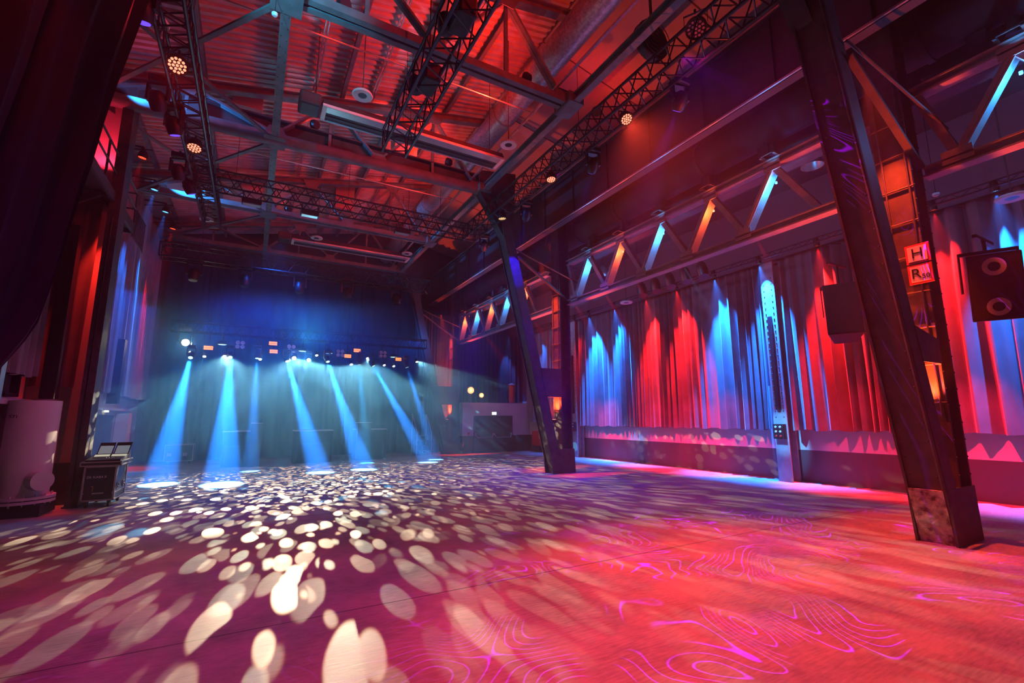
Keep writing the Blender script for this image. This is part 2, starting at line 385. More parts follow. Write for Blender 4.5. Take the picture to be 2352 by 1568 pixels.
# right wall stanchions between the curtains
for i, (yy, lab) in enumerate(((7.60, 'riveted blue-lit steel stanchion between curtains on the right wall'), (16.9, 'dark steel stanchion at the far end of the long right-wall curtain'))):
    t = thing('wall_stanchion', (12.9, yy, 0), lab, 'column')
    b = MB(); b.box((12.62, yy - .19, 0), (12.65, yy + .19, 6.1)); b.box((12.95, yy - .19, 0), (13.0, yy + .19, 6.1)); b.box((12.65, yy - .015, 0), (12.95, yy + .015, 6.1)); b.build('steel_section', 'girder', t)
    b = MB()
    for k in range(24):
        for dy in (-.11, .11): b.lathe([(.02, 0), (.014, -.012), (.003, -.016)], (12.62, yy + dy, 1.7 + .17 * k), (1, 0, 0), 6)
    b.build('rivets', 'dark_steel', t)['kind'] = 'stuff'
    t = thing('socket_box', (12.6, yy, 1.12), ('power socket box on the blue-lit stanchion' if i == 0 else 'power socket box on the far dark stanchion'), 'power box')
    b = MB(); b.box((12.48, yy - .15, 1.12), (12.62, yy + .15, 1.52)); b.build('housing', 'black', t, bevel=.01)
    for k in range(3):
        b = MB()
        for dy in (-.06, .06): b.lathe([(.03, 0), (.03, -.02), (.02, -.025)], (12.48, yy + dy, 1.2 + .12 * k), (1, 0, 0), 10)
        b.build('socket', 'white_plastic' if k else 'red_paint', t)
    b = MB(); b.cbox((12.58, yy, 3.2), (.07, .10, 2.6)); tag(b.build('cable_trunking', 'black'), 'black cable trunking up the ' + ('blue-lit' if i == 0 else 'far') + ' wall stanchion', 'cable trunking')

# ================================================================== W TRUSSES along the aisle arcade
def wtruss(y0, y1, peaks, label, lights):
    X = 9.0
    t = thing('lattice_girder', (X, (y0 + y1) / 2, 5.4), label, 'truss')
    b = MB(); b.ibeam((X, y0, 5.47), (X, y1, 5.47), .22, .17, .03); b.build('bottom_chord', 'girder', t)
    ta = max(peaks) + 1.5; tb = min(peaks) - 1.5
    b = MB(); b.ibeam((X, max(y0, tb), 6.84), (X, min(y1, ta), 6.84), .22, .17, .03); b.build('top_chord', 'girder', t)
    for p in [max(peaks) + 1.5] + list(peaks):
        pt = (X, min(p, y1 - .05), 6.76)
        if p <= max(peaks):
            b = MB(); b.bar((X + .03, pt[1], pt[2]), (X + .03, p + .75, 5.55), .28, .035, (0, 1, 0)); b.bar((X - .09, pt[1] , 6.76), (X - .09, p + .75, 5.55), .02, .11, (0, 1, 0)); b.build('diagonal', 'girder', t)
        b = MB(); b.bar(pt, (X, p - .75, 5.55), .14, .12, (0, 1, 0)); b.build('diagonal', 'girder', t)
    for p in peaks:
        b = MB(); b.cbox((X - .1, p, 6.76), (.02, .34, .2)); b.build('gusset_plate', 'girder', t)
        b = MB(); b.cbox((X - .1, p + .75, 5.56), (.02, .36, .2)); b.build('gusset_plate', 'girder', t)
    for p, c in zip(peaks, lights):
        nm = 'blue' if c is SKY else 'orange'
        lt = thing('truss_spotlight', (X, p, 6.93), nm + ' spotlight on the ' + label.split(' ')[0] + ' lattice girder, peak ' + {0: 'nearest the camera', 1: 'second from the camera', 2: 'third from the camera', 3: 'fourth from the camera', 4: 'farthest from the camera'}[sorted(peaks).index(p)], 'spotlight', 'spotlights on the lattice girders')
        b = MB(); b.box((X - .26, p - .16, 6.94), (X + .1, p - .12, 6.99)); b.box((X - .26, p + .12, 6.94), (X + .1, p + .16, 6.99)); b.box((X - .0, p - .16, 6.93), (X + .06, p + .16, 7.0)); b.box((X - .26, p - .16, 6.96), (X - .24, p + .16, 6.98)); b.build('clamp', 'steel', lt)
        b = MB(); b.tube((X, p, 7.05), (X, p - .02, 7.28), .07, 12); b.build('lamp_head', 'black', lt, True)
        b = MB(); b.tube((X, p, 6.44), (X, p, 6.40), .022, 10); b.build('lens', 'lens_blue' if c is SKY else 'lens_orange', lt, True)
        point('lattice_light', (X - .02, p + .0, 6.32), ((.03, .34, 1) if c is SKY else (1, .09, .015)), 46 if c is SKY else 40, .03)
        spot('lattice_up_light', (X - .32, p - .12, 6.72), (X, p + .02, 7.3), c, 7, 70, .6, .02)
    return t
wtruss(3.25, 12.15, [11.02, 9.53, 8.02, 6.51, 5.03], 'middle long lattice girder between the nearest and middle columns', [SKY, ORANGE, SKY, ORANGE, SKY])
wtruss(12.65, 21.45, [20.72, 19.28, 17.80, 16.36, 14.90], 'far long lattice girder between the middle and farthest columns', [ORANGE, SKY, ORANGE, SKY, ORANGE])
wtruss(-5.9, 2.72, [1.55, .05, -1.45], 'near lattice girder running out of frame at the top right', [SKY, ORANGE, SKY])
# secondary runway beam over the girders, with hangers
for ya, yb, lab in ((3.25, 12.15, 'riveted crane beam above the middle lattice girder'), (12.65, 21.45, 'crane beam above the far lattice girder'), (-5.9, 2.72, 'crane beam above the near lattice girder')):
    t = thing('crane_beam', (9.5, (ya + yb) / 2, 7.0), lab, 'beam')
    b = MB(); b.ibeam((9.55, ya, 7.12), (9.55, yb, 7.12), .3, .42, .04); b.build('beam_section', 'dark_steel', t)
    b = MB(); n = 6
    for k in range(n):
        yy = ya + (yb - ya) * (k + .5) / n; b.box((9.40, yy - .12, 7.3), (9.7, yy + .12, 7.6))
    b.build('hanger', 'dark_steel', t)
# conduits on the upper wall
for (x, z, lab) in ((7.93, 7.73, 'long thin conduit along the bottom edge of the plate girder'), (7.93, 9.19, 'long thin rail along the top edge of the plate girder')):
    b = MB(); b.bar((x, -5.9, z), (x, 23.7, z), .035, .035); tag(b.build('conduit', 'case_edge'), lab, 'conduit')
t = thing('runway_girder', (8.0, 9, 7.7), 'deep riveted plate girder running lengthwise behind the right lighting truss', 'beam')
b = MB(); b.box((8.03, -5.9, 7.72), (8.06, 23.7, 9.17)); b.build('web_plate', 'dim_wall', t)
b = MB(); b.box((7.96, -5.9, 7.70), (8.16, 23.7, 7.73)); b.box((7.96, -5.9, 9.16), (8.16, 23.7, 9.19)); b.build('flange', 'dim_wall', t)
for k in range(19): yy = -5.0 + 1.55 * k; b = MB(); b.box((7.98, yy - .01, 7.73), (8.03, yy + .01, 9.16)); b.build('stiffener', 'dim_wall', t)
b = MB()
for k in range(60):
    for z in (7.9, 8.3, 8.7, 9.05): b.lathe([(.014, 0), (.010, -.01), (.002, -.013)], (8.03, 2.6 + .30 * k, z), (1, 0, 0), 6) if k % 5 == 0 else None
b.build('rivets', 'steel', t)['kind'] = 'stuff'
t = thing('round_duct', (9.55, 9, 7.8), 'large round ventilation duct behind the columns high on the right', 'duct')
b = MB(); b.tube((9.5, -5.9, 8.05), (9.5, 23.6, 8.05), .42, 28); b.build('pipe', 'dim_wall', t, True)
for yy in (-1.5, 2.6, 4.2, 7, 10, 12.0, 13.6, 17, 20):
    b = MB(); b.tube((9.5, yy - .05, 8.05), (9.5, yy + .05, 8.05), .45, 28); b.build('flange', 'dark_steel', t)

# ================================================================== ROOF TRUSSES
def roof_truss(y, label, kind):
    t = thing('roof_truss', (1, y, 8.7), label, 'roof truss')
    zt = lambda x: 10.0 + .2 * x
    if kind == 'tube':
        b = MB(); b.tube((-3.9, y, 8.72), (5.7, y, 8.82), .16, 16); b.build('bottom_chord', 'roof_steel', t, True)
        b = MB(); b.box((-3.9, y + .12, 8.75), (5.75, y + .16, 9.30)); b.box((-3.9, y - .05, 9.28), (5.75, y + .3, 9.32)); b.build('web_plate', 'dark_steel', t)
    else:
        b = MB(); b.bar((-3.9, y - .09, 8.80), (5.75, y - .09, 8.80), .12, .16); b.bar((-3.9, y + .09, 8.80), (5.75, y + .09, 8.80), .12, .16); b.build('bottom_chord', 'roof_steel', t)
    b = MB(); b.ibeam((-3.9, y, zt(-3.9)), (6.0, y, zt(6.0)), .2, .2, .03); b.build('top_chord', 'roof_steel', t)
    nodes_b = [-3.6, 0.0, 2.6, 5.6]; nodes_t = [-1.9, 1.3, 4.2]
    for i in range(3):
        for a, c in ((nodes_b[i], nodes_t[i]), (nodes_b[i + 1], nodes_t[i])):
            b = MB()
            for dy in (-.05, .05): b.bar((a, y + dy, 8.88), (c, y + dy, zt(c) - .08), .05, .09, (0, 1, 0))
            b.build('diagonal', 'roof_steel', t)
        b = MB(); b.bar((nodes_t[i], y, 8.85), (nodes_t[i], y, zt(nodes_t[i])), .07, .07, (1, 0, 0)); b.build('post', 'roof_steel', t)
    for x in nodes_b + nodes_t:
        b = MB(); z = 8.86 if x in nodes_b else zt(x) - .12
        b.prism([(x - .3, y - .11, z - .1), (x + .3, y - .11, z - .1), (x + .15, y - .11, z + .2), (x - .15, y - .11, z + .2)] if x in nodes_b else
                [(x - .3, y - .11, z + .1), (x + .3, y - .11, z + .1), (x + .15, y - .11, z - .2), (x - .15, y - .11, z - .2)], (0, .02, 0))
        b.build('gusset_plate', 'roof_steel', t)
roof_truss(7.75, 'nearest roof truss, a pair of flat grey chords crossing the top of the picture', 'pair')
roof_truss(12.4, 'second roof truss, its bottom chord a thick round tube below a dark web plate', 'tube')
roof_truss(17.3, 'third roof truss, lit blue at its left end beside the wall', 'pair')
roof_truss(21.7, 'farthest roof truss, dark above the stage', 'pair')
roof_truss(3.1, 'roof truss just above the camera, out at the top edge', 'pair')
# edge girder at the lean-leg heads, and centre tie with rivets
t = thing('edge_girder', (5.75, 9, 8.7), 'long roof edge girder running along the right side of the nave', 'beam')
b = MB(); b.ibeam((5.85, -5.9, 8.80), (5.85, 23.6, 8.80), .16, .2, .03); b.build('lower_chord', 'roof_steel', t)
b = MB(); b.bar((5.45, -5.9, 9.05), (5.45, 23.6, 9.05), .05, .05); b.build('rail', 'case_edge', t)
for k in range(6):
    yy = [3.1, 7.75, 12.4, 17.3, 21.7, -1.6][k]
    b = MB(); b.cbox((5.85, yy, 8.80), (.40, .6, .24)); b.build('joint_box', 'roof_steel', t)
for i, yy in enumerate((3.1, 12.4, 21.7)):
    b = MB(); b.prism([(5.7, yy - .16, 8.7), (6.6, yy - .16, 7.3), (6.9, yy - .16, 7.5), (7.0, yy - .16, 9.6), (5.7, yy - .16, 9.4)], (0, .3, 0))
    tag(b.build('haunch_plate', 'dark_steel'), 'deep steel haunch plate over the ' + ['nearest', 'middle', 'farthest'][i] + ' column head', 'bracket')
t = thing('ridge_tie', (0, 10, 8.8), 'riveted teal-grey tie beam running down the middle of the roof', 'beam')
b = MB(); b.ibeam((0, -5.9, 8.72), (0, 23.6, 8.72), .17, .10, .02); b.build('tie_section', 'roof_steel', t)
b = MB()
for k in range(60):
    for dx in (-.05, .05): b.lathe([(.012, 0), (.010, -.01), (.002, -.013)], (dx, 5 + .3 * k + (0 if dx < 0 else .1), 8.67), (0, 0, 1), 6)
b.build('rivets', 'dark_steel', t)['kind'] = 'stuff'
for k, yy in enumerate((7.75, 12.4, 17.3)):
    b = MB(); b.box((-.25, yy - .3, 8.66), (.25, yy + .3, 8.675)); b.build('joint_plate', 'roof_steel', t)
# wind braces in plan
for i, (a, c) in enumerate((((-3.6, 5.4), (0, 7.75)), ((0, 7.75), (-3.6, 12.4)), ((-3.6, 7.9), (0, 12.4)), ((0, 12.4), (-3.6, 17.3)), ((-3.6, 12.6), (0, 17.3)), ((0, 17.3), (-3.6, 21.7)), ((0, 7.75), (5.6, 12.3)), ((0, 12.4), (5.6, 7.9)))[:6]):
    b = MB(); b.bar((a[0], a[1], 8.70), (c[0], c[1], 8.70), .09, .05); tag(b.build('wind_brace', 'roof_steel'), 'flat diagonal roof brace ' + ['over the camera', 'crossing the first left roof bay', 'counter-crossing the first left roof bay', 'crossing the second left roof bay', 'counter-crossing the second left roof bay', 'crossing the third left roof bay'][i] + ', below the red roof deck', 'roof brace', 'diagonal roof braces')
# purlins
pl = [-3.2, -1.6, 0, 1.55, 3.1, 4.6]
for i, x in enumerate(pl):
    b = MB(); b.ibeam((x, -5.9, deckz(x) - .12), (x, 23.7, deckz(x) - .12), .10, .17, .02)
    tag(b.build('purlin', 'roof_steel'), ['leftmost', 'second from left', 'third from left', 'fourth from left', 'fifth from left', 'rightmost'][i] + ' purlin running lengthwise under the corrugated roof', 'purlin', 'purlins under the roof deck')
for i, x in enumerate((.8, 2.3, 3.9)):
    b = MB(); b.bar((x, -5.9, deckz(x) - .08), (x, 23.7, deckz(x) - .08), .03, .05); b.bar((x + .07, -5.9, deckz(x) - .08), (x + .07, 23.7, deckz(x) - .08), .03, .05)
    tag(b.build('cable_tray', 'case_edge'), ['left', 'middle', 'right'][i] + ' thin cable tray fixed under the red corrugated roof', 'cable tray', 'cable trays under the roof')
# sprinkler pipes across
for i, yy in enumerate((9.0, 14.4, 18.9)):
    b = MB(); b.tube((-3.9, yy, 9.3), (5.7, yy, 9.3 + .02), .02, 8); tag(b.build('sprinkler_pipe', 'case_edge'), ['nearest', 'middle', 'farthest'][i] + ' thin pipe crossing below the roof trusses', 'pipe', 'thin pipes under the roof')
# galvanised round air duct
t = thing('air_duct', (5.5, 9, 10), 'dimpled metal air duct running lengthwise under the right of the roof', 'duct')
b = MB(); b.tube((5.55, -5.9, 10.05), (5.55, 23.5, 10.05), .33, 20); b.build('pipe', 'duct', t, True)
for k, yy in enumerate((5.6, 8.7, 10.3, 13.4, 16.5)):
    b = MB(); b.tube((5.55, yy - .03, 10.05), (5.55, yy + .03, 10.05), .345, 20); b.build('joint_band', 'roof_steel', t)
# roof lights / smoke vents: boxed recesses lit orange
for i, (x, yy) in enumerate(((-.7, 13.3), (3.6, 13.4), (-.6, 18.4), (2.6, 18.4))):
    b = MB(); b.box((x - .35, yy - .25, 9.85), (x + .35, yy + .3, deckz(x) - .02)); tag(b.build('vent_box', 'panel'), ['left', 'right', 'far left', 'far right'][i] + ' boxed roof vent glowing orange behind a truss', 'vent', 'boxed roof vents')
# fan with a round guard
t = thing('ceiling_fan', (6.75, 5.97, 9.5), 'round caged fan hanging near the dark red roof panels', 'fan')
b = MB()
for r in (.1, .2, .3, .4):
    for k in range(24):
        a0, a1 = 2 * PI * k / 24, 2 * PI * (k + 1) / 24
        b.tube((6.75 + r * math.cos(a0), 5.9, 9.5 + r * math.sin(a0)), (6.75 + r * math.cos(a1), 5.9, 9.5 + r * math.sin(a1)), .008, 5)
for k in range(8): b.tube((6.75, 5.9, 9.5), (6.75 + .4 * math.cos(k * PI / 4), 5.9, 9.5 + .4 * math.sin(k * PI / 4)), .006, 5)
b.build('guard', 'black_metal', t)
b = MB(); b.lathe([(.41, 0), (.43, .02), (.43, .16), (.41, .18)], (6.75, 5.95, 9.5), (0, 1, 0), 28); b.tube((6.75, 6.0, 9.8), (6.75, 6.0, 11), .03, 8); b.build('housing', 'black', t, True)

# ================================================================== RADIANT HEATERS
def heater(x0, x1, y, z, label):
    t = thing('radiant_heater', ((x0 + x1) / 2, y, z), label, 'heater')
    b = MB(); b.prism([(x0 + .45, y - .28, z), (x0 + .45, y + .28, z), (x0 + .45, y + .16, z + .22), (x0 + .45, y - .16, z + .22)], (x1 - x0 - .45, 0, 0)); b.build('hood', 'dark_steel', t)
    b = MB(); b.box((x0 + .50, y - .24, z - .012), (x1 - .05, y - .03, z + .0)); b.build('reflector', 'reflector', t)
    b = MB()
    for dy in (-.27, .27): b.box((x0 + .44, y + dy - .012, z - .03), (x1, y + dy + .012, z + .03))
    for xx in (x0 + .44, x1 - .08): b.box((xx, y - .28, z - .02), (xx + .09, y + .28, z + .03))
    b.build('rim', 'white_plastic', t)
    b = MB(); b.tube((x0 + .5, y + .1, z + .02), (x1 - .1, y + .1, z + .02), .04, 10); b.build('burner_tube', 'black', t, True)
    b = MB(); b.cbox((x0 + .2, y, z + .1), (.44, .5, .3)); b.build('burner_box', 'dark_steel', t, bevel=.05)
    b = MB()
    for xx in (x0 + .3, (x0 + x1) / 2, x1 - .3): b.tube((xx, y, z + .2), (xx, y, deckz(xx) - .2), .008, 5)
    b.build('hanger', 'black', t)
heater(.40, 5.22, 9.98, 8.3, 'long radiant heater nearest the camera, hanging below the red roof')
heater(.40, 5.32, 18.5, 8.3, 'long radiant heater hanging farther away above the stage front')

# ================================================================== RING PENDANTS and small detectors
def ring(loc, label, top):
    x, y, z = loc
    t = thing('ring_pendant', loc, label, 'pendant light', 'round white pendants')
    n = 32; b = MB(); vs = []; fs = []
    prof = [(.09, 0), (.20, -.012), (.215, .01), (.20, .04), (.09, .05)]
    for r, h in prof: vs += [(x + r * math.cos(2 * PI * i / n), y + r * math.sin(2 * PI * i / n), z + h) for i in range(n)]
    for k in range(len(prof)):
        k2 = (k + 1) % len(prof)
        fs += [[k * n + i, k * n + (i + 1) % n, k2 * n + (i + 1) % n, k2 * n + i] for i in range(n)]
    b.add(vs, fs); b.build('ring_shade', 'white_plastic', t, True)
    b = MB(); b.lathe([(.085, .0), (.09, .02), (.09, .06), (.03, .12)], (x, y, z), (0, 0, 1), 20); b.build('centre', 'black', t, True)
    b = MB(); b.tube((x, y, z + .1), (x, y, top), .012, 6); b.build('stem', 'dark_steel', t)
ring((1.54, 9.17, 8.4), 'round white pendant nearest the camera, left of the dark truss', deckz(1.5))
ring((5.09, 9.25, 8.4), 'round white pendant at the right end of the near heater', deckz(5.))
ring((-1.82, 18.06, 8.4), 'round white pendant at far left under the roof', deckz(-1.8))
ring((1.66, 18.02, 8.4), 'round white pendant above the far heater', deckz(1.6))
ring((5.13, 18.04, 8.4), 'round white pendant at the right end of the far heater', deckz(5.1))
ring((-1.95, 9.0, 8.4), 'round white pendant behind the left lighting truss', deckz(-1.9))
ring((11.0, 2.27, 5.35), 'round white pendant in the aisle above the near loudspeaker', 8.2)
ring((11.0, 11.6, 5.6), 'round white pendant before the middle of the long right curtain', 8.2)
for i, (x, yy, z) in enumerate(((-.16, 7.76, 8.3), (2.87, 10.9, 9.0), (9.9, 2.9, 5.4))):
    t = thing('smoke_detector', (x, yy, z), ['small white detector under the roof left of the centre tie', 'small white detector hanging behind the near heater', 'small white detector high in the right aisle'][i], 'detector', 'smoke detectors')
    b = MB(); b.lathe([(.03, 0), (.05, .02), (.05, .05), (.02, .06)], (x, yy, z), (0, 0, 1), 14); b.build('sensor', 'white_plastic', t, True)
    b = MB(); b.tube((x, yy, z + .05), (x, yy, deckz(x) if x < 6 else 8.2), .005, 5); b.build('wire', 'black', t)

# ================================================================== LIGHTING TRUSSES
def box_truss(p0, p1, s, label, hang=None, r=.025):
    p0, p1 = V(p0), V(p1); d = (p1 - p0); Ln = d.length; d.normalize(); r_ = d.cross(V((0, 0, 1))).normalized(); u = V((0, 0, 1))
    t = thing('lighting_truss', tuple((p0 + p1) / 2), label, 'lighting truss')
    cs = [r_ * (a * s / 2) + u * (c * s / 2) for a, c in ((-1, -1), (1, -1), (1, 1), (-1, 1))]
    for c in cs:
        b = MB(); b.tube(p0 + c, p1 + c, r, 8); b.build('main_tube', 'black_metal', t, True)
    b = MB(); n = max(2, int(Ln / (s * 1.1))); st = Ln / n
    for k in range(n):
        for i in range(4):
            a, c = cs[i], cs[(i + 1) % 4]
            m = p0 + d * (st * (k + .5)); q0 = p0 + d * (st * k); q1 = p0 + d * (st * (k + 1))
            b.tube(q0 + a, m + c, r * .48, 5, cap=False); b.tube(m + c, q1 + a, r * .48, 5, cap=False)
    for q in (p0, p1):
        for i in range(4): b.tube(q + cs[i], q + cs[(i + 1) % 4], r * .6, 5)
    b.build('lacing', 'black_metal', t)
    if hang:
        for f in (.12, .5, .88):
            b = MB(); q = p0 + d * Ln * f
            b.tube(q + u * s / 2, (q.x, q.y, hang), .006, 5)
            b.build('hanging_cable', 'black', t)
    return t
box_truss((-1.48, 2.2, 7.72), (-1.48, 16.4, 7.72), .42, 'long black lighting truss running lengthwise at upper left', 9.5, .03)
t = box_truss((2.28, 2.5, 7.6), (2.28, 9.3, 7.6), .50, 'short black lighting truss hanging at top centre below the red roof', 9.7, .03)
box_truss((6.12, 1.5, 7.98), (6.12, 14.0, 7.98), .42, 'long black lighting truss running lengthwise along the right girder', 9.9, .03)
box_truss((-1.7, 13.3, 7.72), (5.7, 13.3, 7.72), .42, 'black cross truss spanning the hall below the second roof truss', 9.2)
box_truss((-2.95, 18.0, 7.1), (6.1, 18.0, 7.1), .46, 'black cross truss in front of the stage carrying four hanging moving heads', 8.6)
box_truss((-2.7, 19.75, 4.95), (6.6, 19.75, 4.95), .36, 'low black truss above the stage carrying the stage lights', 7.5)
# curtain light pipes in the aisle
def pipe_rail(p0, p1, label):
    t = thing('light_rail', tuple((V(p0) + V(p1)) / 2), label, 'light rail')
    for dz in (0, .14):
        b = MB(); b.tube((p0[0] + dz * .6, p0[1], p0[2] + dz), (p1[0] + dz * .6, p1[1], p1[2] + dz), .022, 8); b.build('pipe', 'black_metal', t, True)
    b = MB(); n = 26
    for k in range(n):
        yy = p0[1] + (p1[1] - p0[1]) * k / n; st = (p1[1] - p0[1]) / n
        b.tube((p0[0], yy, p0[2]), (p0[0] + .084, yy + st / 2, p0[2] + .14), .009, 5); b.tube((p0[0] + .084, yy + st / 2, p0[2] + .14), (p0[0], yy + st, p0[2]), .009, 5)
    b.build('lacing', 'black_metal', t)
    return t
pipe_rail((12.3, 7.5, 6.12), (12.3, 16.8, 6.12), 'black light rail above the long right-wall curtain')
pipe_rail((12.3, -1.6, 6.12), (12.3, 7.4, 6.12), 'black light rail above the near right-wall curtain')
pipe_rail((12.3, 16.9, 6.12), (12.3, 21.3, 6.12), 'black light rail above the far right-wall curtain')

# chain hoist inside the centre truss
for i, (yy, lab) in enumerate(((5.6, 'black chain hoist sitting in the top centre truss nearest the camera'), (7.1, 'black chain hoist sitting farther along the top centre truss'))):
    t = thing('chain_hoist', (2.3, yy, 7.5), lab, 'hoist')
    b = MB(); b.cbox((2.3, yy, 7.62), (.30, .5, .32)); b.build('motor_housing', 'black', t, bevel=.04)
    b = MB(); b.lathe([(.03, 0), (.12, .03), (.13, .2), (.10, .3)], (2.15, yy + .3, 7.5), (0, 0, 1), 14); b.build('chain_bag', 'black', t, True)
    b = MB(); b.cbox((2.36, yy - .15, 7.5), (.16, .16, .02)); b.build('name_plate', 'case_edge', t)
    b = MB(); b.tube((2.3, yy, 7.78), (2.3, yy, deckz(2.3)), .012, 6); b.build('chain', 'black_metal', t)

# ================================================================== FIXTURES
def par(loc, aim, lens, label, top=None, r=.13, name='par_can', group=None):
    loc = V(loc); d = (V(aim) - loc).normalized()
    t = thing(name, tuple(loc), label, 'stage light', group)
    b = MB(); b.lathe([(r * .55, -.20), (r * .8, -.17), (r, -.08), (r, .02), (r * .93, .02), (r * .90, -.02)], loc, d, 20); b.build('lamp_body', 'black', t, True)
    b = MB(); a = d.orthogonal().normalized(); c = d.cross(a); rr = .016 * r / .11
    pts = [(0, 0)] + [(.4 * math.cos(k * PI / 3), .4 * math.sin(k * PI / 3)) for k in range(6)] + [(.78 * math.cos(k * PI / 6), .78 * math.sin(k * PI / 6)) for k in range(12)]
    for (px, py) in pts:
        q = loc + a * px * r * .88 + c * py * r * .88 + d * -.006
        b.lathe([(rr, 0), (rr * .8, .008)], q, d, 8)
    b.build('led_lens', lens, t)
    top = loc.z + .38 if top is None else top
    s = d.cross(V((0, 0, 1)))
    s = s.normalized() if s.length > .05 else V((1, 0, 0))
    b = MB(); e = loc - d * .08
    for sg in (-1, 1): b.bar(e + s * sg * (r + .015), V((e.x, e.y, top - .06)) + s * sg * (r + .015), .03, .008, s)
    b.bar(V((e.x, e.y, top - .06)) - s * (r + .02), V((e.x, e.y, top - .06)) + s * (r + .02), .03, .01); b.tube((e.x, e.y, top - .07), (e.x, e.y, top), .02, 8)
    b.build('yoke', 'black_metal', t)
    return t
def moving_head(loc, aim, lens, label, group=None, s=1., up=True):
    """base box above, yoke, tilting head"""
    loc = V(loc); d = (V(aim) - loc).normalized(); sg = 1 if up else -1
    t = thing('moving_head', tuple(loc + V((0, 0, .45 * s * sg))), label, 'stage light', group)
    b = MB(); b.cbox(loc + V((0, 0, .36 * s * sg)), (.30 * s, .28 * s, .12 * s)); b.build('base', 'black', t, bevel=.02)
    sd = d.cross(V((0, 0, 1))); sd = sd.normalized() if sd.length > .05 else V((1, 0, 0))
    b = MB()
    for k in (-1, 1): b.bar(loc + sd * k * .155 * s + V((0, 0, .31 * s * sg)), loc + sd * k * .155 * s, .10 * s, .035 * s, sd)
    b.bar(loc + V((0, 0, .29 * s * sg)) - sd * .17 * s, loc + V((0, 0, .29 * s * sg)) + sd * .17 * s, .1 * s, .03 * s); b.build('yoke', 'black', t)
    b = MB(); b.lathe([(.07 * s, -.17 * s), (.12 * s, -.12 * s), (.135 * s, 0), (.12 * s, .12 * s), (.10 * s, .17 * s)], loc, d, 20); b.build('head', 'black', t, True)
    b = MB(); b.lathe([(.085 * s, .168 * s), (.08 * s, .178 * s)], loc, d, 18); b.build('lens', lens, t, True)
    b = MB(); b.tube(loc + V((0, 0, .42 * s * sg)), loc + V((0, 0, .50 * s * sg)), .03, 8); b.build('clamp', 'black_metal', t)
    return t

# nave trusses: orange PARs and violet moving heads
for i, (y, sz) in enumerate(((6.14, 1), (8.81, .9), (11.39, .8))):
    w = ['nearest', 'middle', 'farthest'][i]
    loc = (6.05, y, 7.52); aim = ((4.9, 1.4, 0), (5.6, 7.0, 0), (6.6, 11.2, 0))[i]
    par(loc, aim, 'lens_orange' if i < 2 else 'lens_warm', w + ' glowing orange PAR lamp under the right lighting truss', 7.77)
    spot('orange_wash', V(loc) + (V(aim) - V(loc)).normalized() * .12, aim, (1, .05, .022), (6000, 350, 120)[i], (72, 60, 40)[i], .8, .08)
par((6.0, 4.4, 8.1), (3.5, 3.0, 3), 'off_lens', 'unlit PAR lamp with round lens array at the top right of the truss', 8.5, .17)
for i, y in enumerate((5.29, 7.86, 10.92, 13.76)):
    w = ['nearest', 'second', 'third', 'farthest'][i]
    loc = V((6.6, y, 7.57)); aim = V((7.4, y + 3.2, 4.4))
    moving_head(loc, aim, 'lens_violet', w + ' violet moving head shining on the upper right wall')
    spot('violet_beam', loc + (aim - loc).normalized() * .2, aim, (.03, .01, 1), (1800, 700, 1200, 900)[i], 26, .5, .04)
for i, (y, aim) in enumerate(((8.26, (-1.2, 2.5, 0)), (10.85, (-1.6, 8.5, 0)))):
    loc = V((-1.44, y, 7.22)); aim = V(aim)
    par(loc, aim, 'lens_orange', ['near', 'far'][i] + ' glowing orange PAR lamp under the left lighting truss', 7.52, .15)
    spot('red_wash', loc + (aim - loc).normalized() * .12, aim, (1, .01, .02), (500, 200)[i], (85, 60)[i], .8, .08)
for i, y in enumerate((7.28, 10.21, 12.92)):
    loc = V((-1.72, y, 7.25)); aim = V((-1.0 + i, y + 2.5, 0))
    moving_head(loc, aim, 'lens_violet', ['nearest', 'middle', 'farthest'][i] + ' violet moving head under the left lighting truss')
    spot('violet_beam', loc + (aim - loc).normalized() * .2, aim, VIOLET, 160, 20, .4, .04)
for i, y in enumerate((9.4, 12.1)):
    moving_head((-1.85, y, 7.2), (-1.5, y + 1.2, 5), 'black', ['near', 'far'][i] + ' dark unlit moving head clustered on the left lighting truss')
# moving heads on the cross truss in front of the stage
for i, x in enumerate((-2.0, -.53, 1.2, 2.85, 4.75)):
    moving_head((x, 18.0, 6.42), (x, 17.6, 4.0), 'black', ['leftmost', 'second from left', 'middle', 'second from right', 'rightmost'][i] + ' unlit moving head hanging from the stage-front cross truss', None, 1.25)
# devices on the second cross truss
for i, x in enumerate((-.4, 1.0, 3.6)):
    t = thing('strobe_light', (x, 13.3, 7.2), ['left', 'middle', 'right'][i] + ' flat black strobe light under the middle cross truss', 'stage light')
    b = MB(); b.cbox((x, 13.25, 7.30), (.46, .22, .14)); b.build('housing', 'black', t, bevel=.02)
    b = MB(); b.cbox((x, 13.25, 7.225), (.40, .16, .012)); b.build('front_glass', 'reflector', t)
    b = MB(); b.tube((x - .2, 13.25, 7.36), (x - .2, 13.2, 7.5), .012, 6); b.tube((x + .2, 13.25, 7.36), (x + .2, 13.2, 7.5), .012, 6); b.build('clamp', 'black_metal', t)

